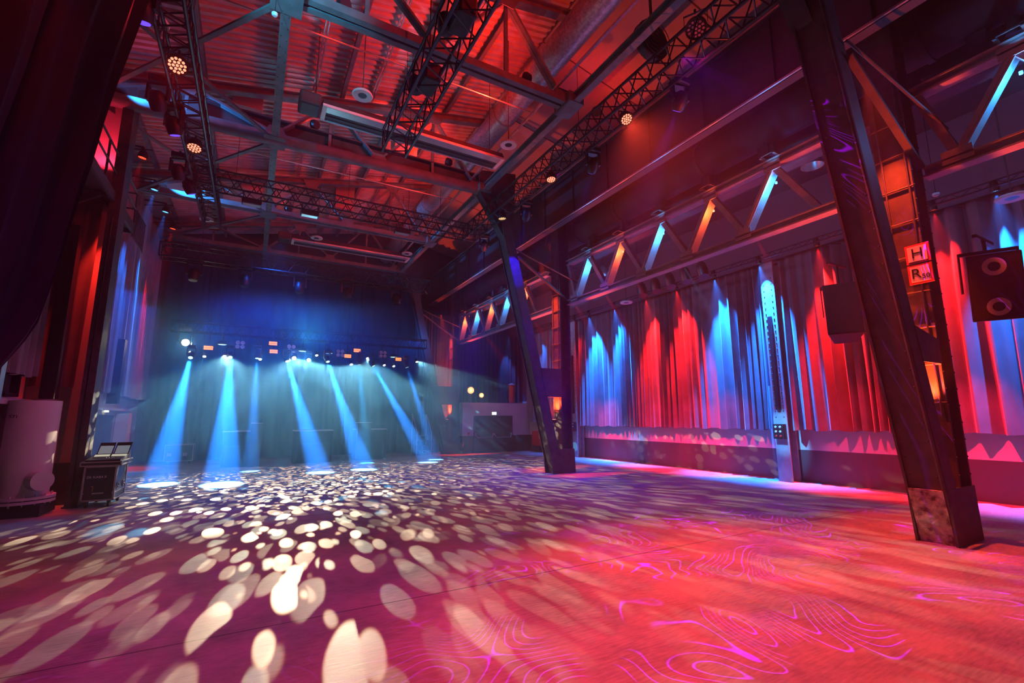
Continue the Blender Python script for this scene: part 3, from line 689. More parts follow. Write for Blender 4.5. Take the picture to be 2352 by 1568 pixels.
# ================================================================== STAGE LIGHTS on the low truss (y = 19.5)
SY = 19.5
def head_on_stage(x, z, pool, P, label, ang=13, c=(.03, .36, 1), lens='lens_cyan', y=18.9):
    loc = V((x, y, z)); aim = V(pool)
    moving_head(loc, aim, lens, label, None, .8)
    spot('stage_beam', loc + (aim - loc).normalized() * .17, aim, c, P * 5.5, ang, .25, .05)
words_ = ['first', 'second', 'third', 'fourth', 'fifth', 'sixth', 'seventh', 'eighth']
beams = [(-1.92, 3.85, (-1.98, 15.65, 0), 11000, 10.5), (-.78, 3.92, (-.52, 14.79, 0), 13000, 10.5), (.05, 3.98, (.13, 17.93, 0), 5000, 8.5), (1.0, 3.90, (2.08, 16.34, 0), 12000, 10),
         (2.4, 3.97, (3.48, 16.54, 0), 12000, 10), (3.6, 3.95, (4.1, 18.9, 0), 2600, 8), (4.1, 3.90, (6.2, 17.9, 0), 10000, 9), (5.5, 3.93, (6.9, 18.9, 0), 4200, 8.5)]
for i, (x, z, pool, P, ang) in enumerate(beams):
    c = (.06, .34, 1) if i != 5 else (.02, .55, .9)
    head_on_stage(x, z, pool, P, words_[i] + ' beam moving head from the left on the low stage truss', ang, c)
# dazzling sources with dot gobos
stars = [(-2.2, 4.35, 'lens_star', 'biggest dazzling white star-burst lamp at the far left of the stage truss'), (1.27, 4.0, 'lens_white', 'white star-burst lamp just left of the centre of the stage truss'), (1.80, 3.96, 'lens_teal', 'turquoise star-burst lamp at the centre of the stage truss')]
for i, (x, z, lens, lab) in enumerate(stars):
    aim = V(((1.5, 5, 1.0), (2.5, 4, .8), (1.0, 5, .6))[i]); loc = V((x, SY - .1, z))
    moving_head(loc, aim, lens, lab, None, (1.3, .8, .8)[i])
    point('star_glow', loc + (aim - loc).normalized() * (.30, .2, .2)[i], ((1, .97, .85), (.9, .96, 1), (.2, 1, .9))[i], (50, 9, 12)[i], .05)
    spot('star_gobo_light', loc + (aim - loc).normalized() * .16, ((3.0, 8, 0), (3.5, 8, 0), (0.5, 8, 0))[i], ((1, .95, .74), (1, .96, .80), (.80, 1, .92))[i], (19000, 15000, 12000)[i], 118, .6, .012, gobo_dots((42, 52, 48)[i], .41, .10 if i == 0 else .04, 1.3 + i * 2.1))
spot('far_gobo_light', (-.98, 19.3, 3.9), (1.5, 13, 0), (1, .95, .78), 15000, 125, .5, .008, gobo_dots(32, .34, .03, 21., True, .33, .8))
spot('far_gobo_light', (4.02, 19.3, 4.1), (5.0, 13, 0), (1, .95, .78), 15000, 125, .5, .008, gobo_dots(36, .34, .03, 31., True, .42, .8))
spot('far_gobo_light', (6.12, 19.3, 4.15), (8.2, 9, 0), (1, .95, .80), 13000, 62, .7, .012, gobo_dots(46, .36, .06, 41., True, .215, 1.6))
spot('far_gobo_light', (3.40, 19.3, 3.9), (2.0, 5, 0), (.95, .97, .85), 13000, 100, .7, .012, gobo_dots(44, .38, .04, 51., True, .20, 2.0))
small = [(-1.58, 3.88), (-.98, 3.93), (.06, 4.16), (.15, 3.88), (2.08, 4.15), (2.45, 3.95), (3.40, 3.86), (4.02, 4.15), (4.72, 3.90), (5.12, 3.88), (6.12, 4.12)]
for i, (x, z) in enumerate(small):
    loc = V((x, SY - .1, z)); aim = V((x + .4, 15.5, 0))
    par(loc, aim, 'lens_white', ['first', 'second', 'third', 'fourth', 'fifth', 'sixth', 'seventh', 'eighth', 'ninth', 'tenth', 'eleventh'][i] + ' small white pin-ray lamp from the left on the stage truss', 4.75, .06, 'pin_ray_lamp', 'pin-ray lamps on the stage truss')
    if i % 2 == 0 or i == 10 - 0:
        spot('pin_ray_light', loc + (aim - loc).normalized() * .1, ((x + .2, 17.2, 0) if i < 10 else (9.5, 18.5, 1.0)), (.05, .42, .85), 5200, 135, .5, .008, gobo_dots(13, .24, .06, 9. + i, False, .33, 1.0))
# glowing saucer-shaped wash lights
for i, (x, z) in enumerate(((-1.09, 4.36), (1.57, 4.30), (2.53, 4.28), (5.12, 4.28))):
    t = thing('wash_light', (x, SY, z), words_[i] + ' glowing saucer-shaped wash light from the left on the stage truss', 'stage light')
    b = MB(); b.lathe([(.06, .14), (.15, .08), (.17, .02), (.15, 0)], (x, SY, z), (0, 0, 1), 20); b.build('lamp_body', 'black', t, True)
    b = MB(); b.lathe([(.14, 0), (.10, -.02)], (x, SY, z), (0, -.2, 1), 20); b.build('lens', 'lens_cyan', t, True)
    b = MB(); b.tube((x, SY, z + .12), (x, SY, 4.8), .02, 6); b.build('clamp', 'black_metal', t)
# orange strobe panels
for i, (x, z, w) in enumerate(((-1.48, 4.18, .27), (.53, 4.49, .27), (.57, 4.19, .26), (3.58, 4.43, .26), (3.23, 4.18, .25), (5.28, 4.17, .24))):
    t = thing('strobe_light', (x, SY - .2, z), ['leftmost', 'upper centre', 'lower centre', 'upper right', 'lower right', 'rightmost'][i] + ' glowing orange strobe panel on the stage truss', 'stage light', 'orange strobe panels')
    b = MB(); b.cbox((x, SY - .14, z), (w + .05, .1, .17)); b.build('housing', 'black', t, bevel=.01)
    b = MB()
    for k in (-1, 1): b.cbox((x, SY - .197, z + k * .036), (w, .012, .055))
    b.build('led_strip', 'led_orange', t)
    b = MB(); b.tube((x, SY - .12, z + .08), (x, SY - .05, 4.8), .015, 6); b.build('clamp', 'black_metal', t)
# four-cell blinders, unlit
for i, (x, z) in enumerate(((-.53, 4.36), (1.16, 4.34), (2.94, 4.28), (4.63, 4.34))):
    t = thing('blinder_light', (x, SY - .2, z), ['leftmost', 'second', 'third', 'rightmost'][i] + ' unlit four-lamp blinder on the stage truss', 'stage light', 'four-lamp blinders')
    b = MB(); b.cbox((x, SY - .12, z), (.34, .1, .30)); b.build('housing', 'black', t, bevel=.01)
    for a in (-1, 1):
        for c in (-1, 1):
            b = MB(); b.lathe([(.066, 0), (.07, -.02), (.06, -.025), (.03, -.005)], (x + a * .08, SY - .17, z + c * .075), (0, 1, 0), 16); b.build('lamp_cell', 'chrome', t, True)
    b = MB(); b.tube((x, SY - .12, z + .15), (x, SY - .05, 4.8), .015, 6); b.build('clamp', 'black_metal', t)

# ================================================================== CURTAINS
def curtain(name, p0, p1, z0, z1, label, m='curtain', pitch=.23, amp=.075, seed=1, cat='curtain', lean=None, gather=0, parts=None, hem=.02):
    rnd = random.Random(seed); p0, p1 = V((*p0, 0)), V((*p1, 0)); d = p1 - p0; Ln = d.length; d.normalize(); nrm = V((-d.y, d.x, 0))
    n = int(Ln / .032); vs = []; fs = []; rows = 12
    ph = 0; prof = []; a = amp
    k1 = rnd.uniform(.9, 1.1)
    for i in range(n + 1):
        s = i / n * Ln
        ph += .032 / (pitch * (1 + .55 * math.sin(s * 1.7 + seed) * math.sin(s * .63 + 2 * seed))) * 2 * PI
        a = amp * (1 + .55 * math.sin(s * 2.3 * k1 + seed * 3) + .3 * math.sin(s * 5.1 + seed))
        prof.append((s, ph, a))
    for r in range(rows + 1):
        f = r / rows; z = z0 + (z1 - z0) * f
        for (s, ph, a) in prof:
            w = math.sin(ph + .45 * math.sin(f * 2.2 + s)) + .28 * math.sin(2.1 * ph + 1.3)
            o = w * a * (1.15 - .45 * f)
            ss = s + .02 * math.sin(ph * .5 + f * 3)
            if gather: ss = Ln * .5 + (s - Ln * .5) * (1 - gather * (1 - f))
            q = p0 + d * ss + nrm * o
            zz = z + (hem * math.sin(ph * .37 + s) if r == 0 else 0)
            if lean: q += V(lean) * (1 - f)
            vs.append((q.x, q.y, zz))
    for r in range(rows):
        for i in range(n): a0 = r * (n + 1) + i; fs.append((a0, a0 + 1, a0 + n + 2, a0 + n + 1))
    b = MB(); b.add(vs, fs); o = b.build(name, m, None, True)
    for p in o.data.polygons: p.use_smooth = True
    return tag(o, label, cat)
curtain('curtain', (12.78, 7.95), (12.78, 16.7), 1.36, 6.12, 'long pleated curtain on the right wall between two stanchions, striped red and blue', seed=2)
curtain('curtain', (12.78, -2.0), (12.78, 7.35), 1.36, 6.12, 'pleated curtain on the right wall behind the nearest column', seed=5, pitch=.28, amp=.10)
curtain('curtain', (12.78, 17.1), (12.78, 21.3), 1.5, 6.12, 'short pleated curtain on the right wall beyond the middle column', seed=3)
curtain('curtain', (9.3, 22.2), (12.9, 22.2), 2.5, 6.2, 'dark pleated curtain above the white aisle end wall', 'back_drape', seed=4, amp=.06)
curtain('curtain', (-3.72, 13.6), (-3.72, 17.6), 2.45, 9.0, 'tall red and blue lit curtain on the left wall beyond the balcony', seed=6, pitch=.26, amp=.09)
curtain('curtain', (-3.72, 17.75), (-3.72, 23.2), 2.45, 9.0, 'tall far left curtain beside the stage', seed=8, pitch=.24, amp=.08)
curtain('curtain', (-3.72, 7.6), (-3.72, 12.2), 2.50, 7.2, 'dark blue curtain on the left wall above the big white pipe', seed=9, pitch=.3, amp=.09)
curtain('stage_backdrop', (-3.8, 23.5), (9.1, 23.5), .05, 8.3, 'huge dark drape hanging across the back of the stage', 'back_drape', seed=11, pitch=.5, amp=.05, cat='backdrop')
curtain('stage_leg_drape', (6.9, 22.3), (8.9, 22.3), .05, 7.0, 'dark drape hanging at the right side of the stage', 'back_drape', seed=12, pitch=.2, amp=.06)
# black drape in the left foreground, its free edge pulled back towards the camera
vs = []; fs = []; rows, n = 48, 110
for r in range(rows + 1):
    f = r / rows; z = .0 + 8.6 * f
    tb = [(0, 3.2), (1.0, 3.7), (2.02, 4.71), (2.26, 5.06), (2.52, 5.31), (3.03, 5.5), (3.6, 5.66), (4.32, 5.90), (4.87, 6.03), (5.33, 6.18), (6.15, 6.5), (7.06, 6.84), (9.0, 7.4)]
    for (za, ea), (zb, eb) in zip(tb, tb[1:]):
        if za <= z <= zb: y1 = ea + (eb - ea) * (z - za) / (zb - za)
    y0 = .9
    for i in range(n + 1):
        s = i / n; ph = s * 9 * 2 * PI
        o = (.10 * math.sin(ph) + .05 * math.sin(ph * 2.3 + z * .4)) * (.6 + .4 * s)
        vs.append((-1.60 - .45 * (1 - s) + o * (1.1 - .3 * s), y0 + (y1 - y0) * s, z))
for r in range(rows):
    for i in range(n): a0 = r * (n + 1) + i; fs.append((a0, a0 + 1, a0 + n + 2, a0 + n + 1))
b = MB(); b.add(vs, fs); o = b.build('side_drape', 'black_drape', None, True)
for p in o.data.polygons: p.use_smooth = True
tag(o, 'big black pleated drape filling the upper left foreground', 'curtain')

curtain('curtain', (-3.98, 12.86), (-3.24, 12.86), 2.35, 6.9, 'narrow dark curtain strip hanging before the masonry pier by the left column', seed=14, pitch=.2, amp=.04)
# curtain wash lights
def curtain_light(y, c, P, label, x=12.36, z=6.05, tx=12.86, tz=2.7, ang=46, extra=True):
    lens = {0: 'lens_blue', 1: 'lens_red'}[0 if c[2] > .5 else 1]
    loc = V((x, y, z)); aim = V((tx, y, tz))
    par(loc, aim, lens, label, z + .12, .07, 'curtain_light')
    spot('curtain_wash', loc + (aim - loc).normalized() * .08, aim, c, P, ang, 1.0, .02)
DEEP = (.004, .17, 1)
CW = [(15.34, SKY, 'first blue'), (13.73, SKY, 'second blue'), (12.03, RED, 'first red'), (10.61, RED, 'second red'), (9.11, SKY, 'third blue'), (7.62, SKY, 'blue stanchion'), (6.05, RED, 'near red')]
for y, c, w in CW:
    c = DEEP if c is SKY else c
    curtain_light(y, c, 13000 if c is DEEP else 8500, w + ' small lamp on the rail above the right-wall curtain')
curtain_light(16.35, RED, 700, 'far end red small lamp on the rail above the right-wall curtain')
curtain_light(4.5, RED, 3500, 'small red lamp hidden behind the nearest column above the curtain')
curtain_light(3.7, RED, 4200, 'small red lamp above the curtain right of the nearest column')
curtain_light(2.75, DEEP, 7000, 'small blue lamp above the curtain behind the near loudspeaker')
curtain_light(19.4, DEEP, 1300, 'small blue lamp above the far right-wall curtain')
curtain_light(18.2, DEEP, 700, 'small blue lamp above the far right-wall curtain, beside the middle column')
# left wall brackets
def wall_lamp(x, y, z, c, P, label, tz=3.2):
    loc = V((x, y, z)); aim = V((-3.75, y + .1, tz))
    par(loc, aim, 'lens_blue' if c[2] > .5 else 'lens_red', label, z + .3, .11, 'wall_lamp')
    b = MB(); b.bar((-4.0, y, z + .3), (x, y, z + .3), .04, .04); b.bar((-4.0, y, z + .05), (x + .2, y, z + .28), .03, .03); tag(b.build('lamp_bracket', 'black_metal'), 'steel bracket for the ' + label.split(',')[0], 'bracket')
    spot('wall_wash', loc + (aim - loc).normalized() * .1, aim, c, P, 22, .8, .03)
wall_lamp(-3.1, 14.97, 8.7, (1, .015, .02), 3200, 'nearest red lamp high on the left wall')
wall_lamp(-3.1, 16.87, 8.64, DEEP, 8000, 'nearer blue lamp high on the left wall')
wall_lamp(-3.1, 18.9, 8.75, DEEP, 6500, 'farther blue lamp high on the left wall')
wall_lamp(-3.1, 20.64, 8.79, (1, .015, .02), 3600, 'farthest red lamp high on the left wall')

wall_lamp(-3.1, 10.6, 6.9, SKY, 2500, 'blue lamp over the near left curtain, hidden by the black drape', 3.6)
# ================================================================== LEFT SIDE: pipe, balcony, door things
t = thing('standpipe', (-3.6, 11.9, .0), 'fat white vertical pipe with bolted flange on the left wall', 'pipe')
b = MB(); b.tube((-3.53, 12.0, .32), (-3.53, 12.0, 2.05), .36, 32); b.build('pipe_body', 'white_paint', t, True)
b = MB(); b.tube((-3.53, 12.0, .22), (-3.53, 12.0, .27), .46, 32); b.tube((-3.53, 12.0, .29), (-3.53, 12.0, .34), .46, 32)
for k in range(16): a = 2 * PI * k / 16; b.tube((-3.55 + .42 * math.cos(a), 12 + .42 * math.sin(a), .18), (-3.55 + .42 * math.cos(a), 12 + .42 * math.sin(a), .38), .015, 6)
b.build('bottom_flange', 'white_paint', t)
b = MB(); b.tube((-3.3, 11.75, .62), (-3.16, 11.58, .62), .17, 24); b.build('hand_hole_cover', 'white_paint', t)
b = MB(); b.box((-3.95, 11.6, 0), (-3.15, 12.4, .2)); b.build('plinth', 'dark_wall', t)
text_part('Nr 57124', .085, Matrix.Translation((-3.72, 11.66, 1.75)) @ Matrix.Rotation(0, 4, 'Z') @ Matrix.Rotation(PI / 2, 4, 'X'), 'black', t)
# boxes under the left curtain
for i, (y0, y1, lab) in enumerate(((10.6, 11.35, 'near square air grille box under the dark left curtain'), (11.45, 12.1, 'far square air grille box under the dark left curtain'))):
    t = thing('grille_box', (-3.9, y0, 2.15), lab, 'vent')
    b = MB()
    for (a, c) in (((y0, 2.12), (y1, 2.18)), ((y0, 2.50), (y1, 2.56)), ((y0, 2.12), (y0 + .08, 2.56)), ((y1 - .08, 2.12), (y1, 2.56))): b.box((-3.98, a[0], a[1]), (-3.82, c[0], c[1]))
    b.build('frame', 'black', t)
    b = MB(); b.box((-3.99, y0 + .05, 2.15), (-3.93, y1 - .05, 2.53)); b.build('panel', 'dim_wall', t)
b = MB(); b.box((-3.62, 12.35, 2.1), (-3.40, 12.6, 5.7)); tag(b.build('line_array_box', 'black'), 'tall narrow black column box beside the left steel column', 'speaker')
t = thing('monitor_box', (-3.9, 16.5, 2.1), 'square dark-framed panel under the blue left curtain', 'vent')
b = MB(); b.box((-3.98, 16.2, 2.1), (-3.8, 17.0, 2.55)); b.build('frame', 'black', t)
b = MB(); b.box((-3.81, 16.28, 2.16), (-3.79, 16.92, 2.49)); b.build('panel', 'dim_wall', t)
b = MB(); b.cbox((-3.55, 17.6, 3.1), (.25, .3, 1.9)); tag(b.build('line_array_box', 'black'), 'tall narrow black column box between the far left curtains', 'speaker')
b = MB(); b.box((-3.95, 17.1, .75), (-3.84, 17.45, 1.25)); tag(b.build('notice_bag', 'yellow'), 'yellow bag hanging beside the dark left wall door', 'bag')
b = MB(); b.cbox((-3.8, 20.6, .95), (.35, .5, 1.9)); tag(b.build('steel_locker', 'white_paint'), 'narrow pale cabinet against the left wall beside the stage', 'cabinet')
# small emergency light above door 2
t = thing('emergency_light', (-3.93, 18.9, 2.0), 'small white emergency light above the dark left wall door', 'emergency light')
b = MB(); b.cbox((-3.93, 18.9, 1.97), (.06, .25, .1)); b.build('housing', 'exit_green', t)
# balcony
t = thing('balcony_platform', (-3.4, 13, 6.5), 'small steel balcony platform with railing high on the left wall', 'balcony')
b = MB(); b.box((-4.0, 10.2, 6.46), (-2.95, 14.4, 6.52)); b.build('deck_plate', 'dark_steel', t)
b = MB(); b.box((-2.99, 10.2, 6.34), (-2.93, 14.4, 6.56)); b.box((-4.0, 14.35, 6.34), (-2.93, 14.41, 6.56)); b.build('edge_channel', 'dark_steel', t)
for yy in (10.8, 12.2, 13.9):
    b = MB(); b.bar((-4.0, yy, 5.75), (-3.1, yy, 6.42), .07, .07, (0, 1, 0)); b.bar((-4.0, yy, 6.40), (-2.95, yy, 6.40), .07, .09, (0, 1, 0)); b.build('bracket', 'steel', t)
b = MB(); b.bar((-3.9, 10.9, 6.38), (-3.0, 12.9, 6.38), .05, .06); b.bar((-3.0, 10.9, 6.38), (-3.9, 12.9, 6.38), .05, .06); b.build('cross_brace', 'steel', t)
for z in (7.0, 7.42):
    b = MB(); b.tube((-2.97, 10.2, z), (-2.97, 14.4, z), .022, 8); b.build('rail', 'steel', t)
for yy in (10.3, 11.7, 13.1, 14.4):
    b = MB(); b.tube((-2.97, yy, 6.5), (-2.97, yy, 7.42), .024, 8); b.build('post', 'steel', t)
b = MB(); b.tube((-2.97, 14.4, 7.42), (-3.95, 14.4, 7.42), .022, 8); b.tube((-2.97, 14.4, 7.0), (-3.95, 14.4, 7.0), .022, 8); b.build('end_rail', 'steel', t)
t = thing('camera_pole', (-2.97, 10.55, 6.5), 'thin pole with small black device and two red lights on the balcony rail', 'pole')
b = MB(); b.tube((-2.97, 10.55, 6.5), (-2.97, 10.55, 7.5), .03, 8); b.build('pole', 'steel', t)
b = MB(); b.cbox((-2.97, 10.55, 7.25), (.16, .16, .26)); b.build('device', 'black', t, bevel=.02)
b = MB(); b.lathe([(.02, 0), (.015, .02)], (-2.97, 10.5, 7.52), (0, -1, 0), 10); b.lathe([(.02, 0), (.015, .02)], (-2.87, 10.5, 7.49), (0, -1, 0), 10); b.build('indicator', 'lens_red', t)
# ladder cage beyond the balcony
t = thing('cage_ladder', (-3.2, 15.0, 6.2), 'thin red-lit cage railing beyond the balcony', 'railing')
b = MB()
for k in range(14): b.tube((-3.0, 14.5 + .1 * k, 6.3), (-3.0, 14.5 + .1 * k, 7.1), .008, 5)
b.tube((-3.0, 14.45, 7.1), (-3.0, 15.85, 7.1), .015, 6); b.tube((-3.0, 14.45, 6.3), (-3.0, 15.85, 6.3), .015, 6); b.build('bars', 'steel', t)
# teal foreground edge at far left
t = thing('side_screen', (-2.35, 6.9, 0), 'pale glossy panel edge at the far left behind the black drape', 'panel')
b = MB(); b.box((-2.7, 6.5, 0), (-2.25, 6.56, 2.6)); b.build('sheet', 'white_plastic', t)
b = MB(); b.box((-2.25, 6.48, 0), (-2.2, 6.58, 2.62)); b.build('edge_profile', 'case_edge', t)

# ================================================================== MIXING DESK on flight case
X0, X1, Y0, Y1 = -2.74, -2.26, 12.2, 13.1
def edges(b, x0, x1, y0, y1, z0, z1, w=.025):
    for x in (x0, x1):
        for y in (y0, y1): b.cbox((x, y, (z0 + z1) / 2), (w, w, z1 - z0))
    for z in (z0, z1):
        for y in (y0, y1): b.cbox(((x0 + x1) / 2, y, z), (x1 - x0 + w, w, w))
        for x in (x0, x1): b.cbox((x, (y0 + y1) / 2, z), (w, y1 - y0 + w, w))
t = thing('flight_case', (-2.55, 12.6, 0), 'black wheeled flight case with metal edges beside the left column', 'flight case')
b = MB(); b.box((X0, Y0, .14), (X1, Y1, .80)); b.build('case_panel', 'case_panel', t)
b = MB(); edges(b, X0, X1, Y0, Y1, .14, .78, .03)
for y in (Y0 - .004, Y1): b.box((X0, y - .006, .26), (X1, y + .006, .285))
b.box((X1 - .002, Y0, .26), (X1 + .008, Y1, .285)); b.build('edge_profile', 'case_edge', t)
b = MB(); b.box((X0 - .07, Y0 - .05, .80), (X1 + .07, Y1 + .05, .87)); b.build('top_tray', 'case_panel', t)
b = MB(); edges(b, X0 - .07, X1 + .07, Y0 - .05, Y1 + .05, .80, .87, .022); b.build('tray_edge', 'case_edge', t)
for x in (X0 + .09, X1 - .09):
    b = MB(); b.box((x - .06, Y0 - .02, .16), (x + .06, Y0 - .004, .40)); b.box((x - .035, Y0 - .03, .30), (x + .035, Y0 - .018, .38)); b.build('latch', 'dark_steel', t)
for yy in (Y0 + .2, Y1 - .2):
    b = MB()
    for (a, c) in (((-.08, .32), (.08, .335)), ((-.08, .42), (.08, .435)), ((-.08, .32), (-.065, .435)), ((.065, .32), (.08, .435))): b.box((X1 + .004, yy + a[0], a[1]), (X1 + .022, yy + c[0], c[1]))
    b.box((X1 + .006, yy - .05, .36), (X1 + .03, yy + .05, .39)); b.build('handle', 'case_edge', t)
for x in (X0 + .07, X1 - .07):
    for y in (Y0 + .08, Y1 - .08):
        b = MB(); b.tube((x - .02, y, .055), (x + .02, y, .055), .055, 16); b.box((x - .03, y - .02, .09), (x + .03, y + .02, .14)); b.build('caster', 'rubber', t)
b = MB(); b.cbox((-2.60, Y0 - .003, .36), (.035, .004, .10)); b.build('sticker', 'yellow', t)
text_part('ZK KABA II', .062, Matrix.Translation((-2.55, Y0 - .006, .58)) @ Matrix.Rotation(PI / 2, 4, 'X'), 'white_plastic', t)
t = thing('mixing_console', (-2.5, 12.7, .87), 'sloping mixing console with two lit screens on top of the flight case', 'mixing console')
b = MB(); b.prism([(X0 - .02, Y0, .872), (X0 - .02, Y1, .872), (X0 - .02, Y1, 1.0), (X0 - .02, Y1 - .2, 1.0), (X0 - .02, Y0, .91)], (X1 - X0 + .06, 0, 0)); b.build('desk_body', 'black', t)
for i, x in enumerate((X0 + .16, X0 + .43)):
    b = MB(); b.prism([(x - .12, Y1 - .45, .98), (x + .13, Y1 - .45, .98), (x + .15, Y1 - .30, 1.22), (x - .10, Y1 - .30, 1.22)], (0, .03, 0)); sc_ = b.build('screen', 'black', t)
    b = MB(); b.prism([(x - .10, Y1 - .455, 1.0), (x + .115, Y1 - .455, 1.0), (x + .13, Y1 - .315, 1.19), (x - .083, Y1 - .315, 1.19)], (0, .004, 0)); b.build('display', 'screen', sc_)
    b = MB(); b.prism([(x - .12, Y1 - .60, .958), (x + .12, Y1 - .60, .958), (x + .12, Y1 - .52, .985), (x - .12, Y1 - .52, .985)], (0, 0, .006)); b.build('fader_display', 'screen_bar', t)
b = MB()
for k in range(14): b.cbox((X0 + .05 + .036 * k, Y0 + .16 + .02 * (k % 3), .94), (.012, .03, .02))
b.build('faders', 'case_edge', t)

# ================================================================== STAGE FURNITURE
def bar_table(x0, x1, y, h, label, tall=None):
    t = thing('stage_riser', ((x0 + x1) / 2, y, 0), label, 'stage riser')
    b = MB(); b.box((x0, y, 0), (x1, y + .8, h - .04)); b.build('skirt', 'back_drape', t)
    b = MB(); b.box((x0 - .02, y - .02, h - .04), (x1 + .02, y + .82, h)); b.build('top', 'case_edge', t)
    b = MB(); b.box((x0 + .1, y - .012, .72), (x1 - .1, y, .74)); b.box((x0 + .1, y - .012, .1), (x0 + .12, y, .74)); b.box((x1 - .12, y - .012, .1), (x1 - .1, y, .74)); b.build('panel_frame', 'dark_steel', t)
    if tall:
        b = MB(); b.box((tall[0], y - .25, 0), (tall[1], y + .3, tall[2] - .03)); b.build('side_block', 'case_panel', t)
        b = MB(); b.box((tall[0] - .01, y - .27, tall[2] - .03), (tall[1] + .01, y + .3, tall[2])); b.build('block_top', 'case_edge', t)
bar_table(-.80, .35, 19.7, 1.28, 'left draped stage riser with a pale top edge', (.05, .42, 1.56))
bar_table(1.55, 2.95, 20.1, 1.26, 'middle draped stage riser with a pale top edge')
bar_table(3.95, 5.2, 20.5, 1.27, 'right draped stage riser with a taller block', (3.95, 4.5, 1.55))
t = thing('flight_case', (-2.3, 22.4, 0), 'low blue-lit flight case on the floor at the left of the stage', 'flight case')
b = MB(); b.box((-2.75, 22.2, .12), (-1.85, 22.8, .72)); b.build('case_panel', 'case_panel', t)
b = MB(); edges(b, -2.75, -1.85, 22.2, 22.8, .12, .72, .03); b.build('edge_profile', 'case_edge', t)
for x in (-2.6, -2.1):
    b = MB(); b.box((x - .07, 22.17, .3), (x + .07, 22.2, .42)); b.build('latch', 'case_edge', t)
for x in (-2.65, -1.95):
    b = MB(); b.tube((x - .02, 22.3, .06), (x + .02, 22.3, .06), .06, 14); b.build('caster', 'rubber', t)
t = thing('step_unit', (7.1, 21.6, 0), 'grey steel stair unit at the right of the stage', 'steps')
for k in range(4):
    b = MB(); b.box((6.8, 21.2 + .22 * k, .2 + .22 * k), (7.5, 21.44 + .22 * k, .24 + .22 * k)); b.build('step', 'steel', t)
for x in (6.8, 7.5):
    b = MB(); b.tube((x, 21.2, 0), (x, 21.2, 1.05), .02, 8); b.tube((x, 22.0, .0), (x, 22.0, 1.9), .02, 8); b.tube((x, 21.2, 1.05), (x, 22.0, 1.9), .02, 8); b.build('handrail', 'case_edge', t)
# Fresnel spots on the aisle block
for i, (x, z, r, aim) in enumerate(((9.66, 3.10, .20, (8.0, 10, 1.5)), (10.27, 2.86, .135, (4, 5, 1.5)))):
    loc = V((x, 21.6, z)); d = (V(aim) - loc).normalized()
    t = thing('fresnel_lamp', (x, 21.6, 2.48), ['larger', 'smaller'][i] + ' warm glowing round lamp standing on the white aisle end wall', 'stage light')
    b = MB(); b.lathe([(r * .8, -.32), (r * 1.12, -.25), (r * 1.12, .03), (r * 1.0, .03)], loc, d, 24); b.build('lamp_body', 'black', t, True)
    b = MB(); b.lathe([(r * .95, .02), (r * .7, .05), (r * .2, .06)], loc, d, 24); b.build('lens', 'lens_warm', t, True)
    b = MB(); b.tube((x, 21.65, 2.48), (x, 21.65, z - r), .03, 8); b.cbox((x, 21.65, 2.5), (.3, .25, .03)); b.build('stand', 'black_metal', t)
    point('warm_glow', loc + d * .12, (1, .6, .25), 8, .08)
t = thing('heat_lamp', (12.1, 21.7, 2.48), 'red-lit lantern on the aisle end wall beside the blue curtain', 'lamp')
b = MB(); b.lathe([(.12, 0), (.16, .1), (.17, .9), (.22, .95), (.05, 1.05)], (12.15, 21.8, 2.5), (0, 0, 1), 18); b.build('lamp_body', 'sign_red', t, True)
# red fire equipment and hose box
t = thing('fire_extinguisher_cabinet', (12.9, 20.5, .3), 'red fire equipment cabinet on the wall beyond the middle column', 'fire cabinet')
b = MB(); b.box((12.72, 20.0, .32), (13.08, 20.7, 1.05)); b.build('cabinet_body', 'red_paint', t, bevel=.02)
b = MB(); b.box((12.70, 20.06, .38), (12.72, 20.64, .99)); b.build('cabinet_door', 'red_paint', t)
b = MB(); b.box((12.8, 20.1, 0), (13.08, 20.6, .30)); b.build('stand', 'dark_steel', t)
b = MB(); b.cbox((9.52, 21.46, .94), (.09, .06, .13)); tag(b.build('call_point', 'red_paint'), 'tiny red alarm call point on the white aisle end wall', 'alarm button')
t = thing('hose_reel', (8.85, 21.3, .3), 'round hose reel low beside the farthest column', 'hose reel')
b = MB(); b.tube((9.08, 21.2, .35), (9.08, 21.3, .35), .2, 20); b.build('reel', 'black', t)
b = MB(); b.bar((9.08, 21.15, .35), (9.12, 21.15, .55), .03, .03); b.build('crank', 'red_paint', t)

# ================================================================== SIGNS
SR = Matrix.Rotation(-PI / 2, 4, 'Z') @ Matrix.Rotation(PI / 2, 4, 'X')
def letter_sign(z, label, texts):
    t = thing('letter_sign', (8.5, 2.8, z - .15), label, 'sign', 'column signs')
    b = MB(); b.box((8.49, 2.655, z - .145), (8.52, 2.945, z + .145)); b.build('border', 'sign_red', t)
    b = MB(); b.box((8.48, 2.685, z - .115), (8.492, 2.915, z + .115)); b.build('face', 'sign_face', t)
    b = MB(); b.box((8.52, 2.79, z + .05), (8.60, 2.83, z + .08)); b.build('bracket', 'dark_steel', t)
    for (ch, sz, y, dz) in texts: text_part(ch, sz, Matrix.Translation((8.476, y, z + dz)) @ SR, 'black', t)
letter_sign(4.10, 'red-bordered white sign with a black letter H on the nearest column', [('H', .21, 2.80, 0)])
letter_sign(3.79, 'red-bordered white sign with black R 50 below the H sign', [('R', .21, 2.845, 0), ('50', .10, 2.735, -.05)])

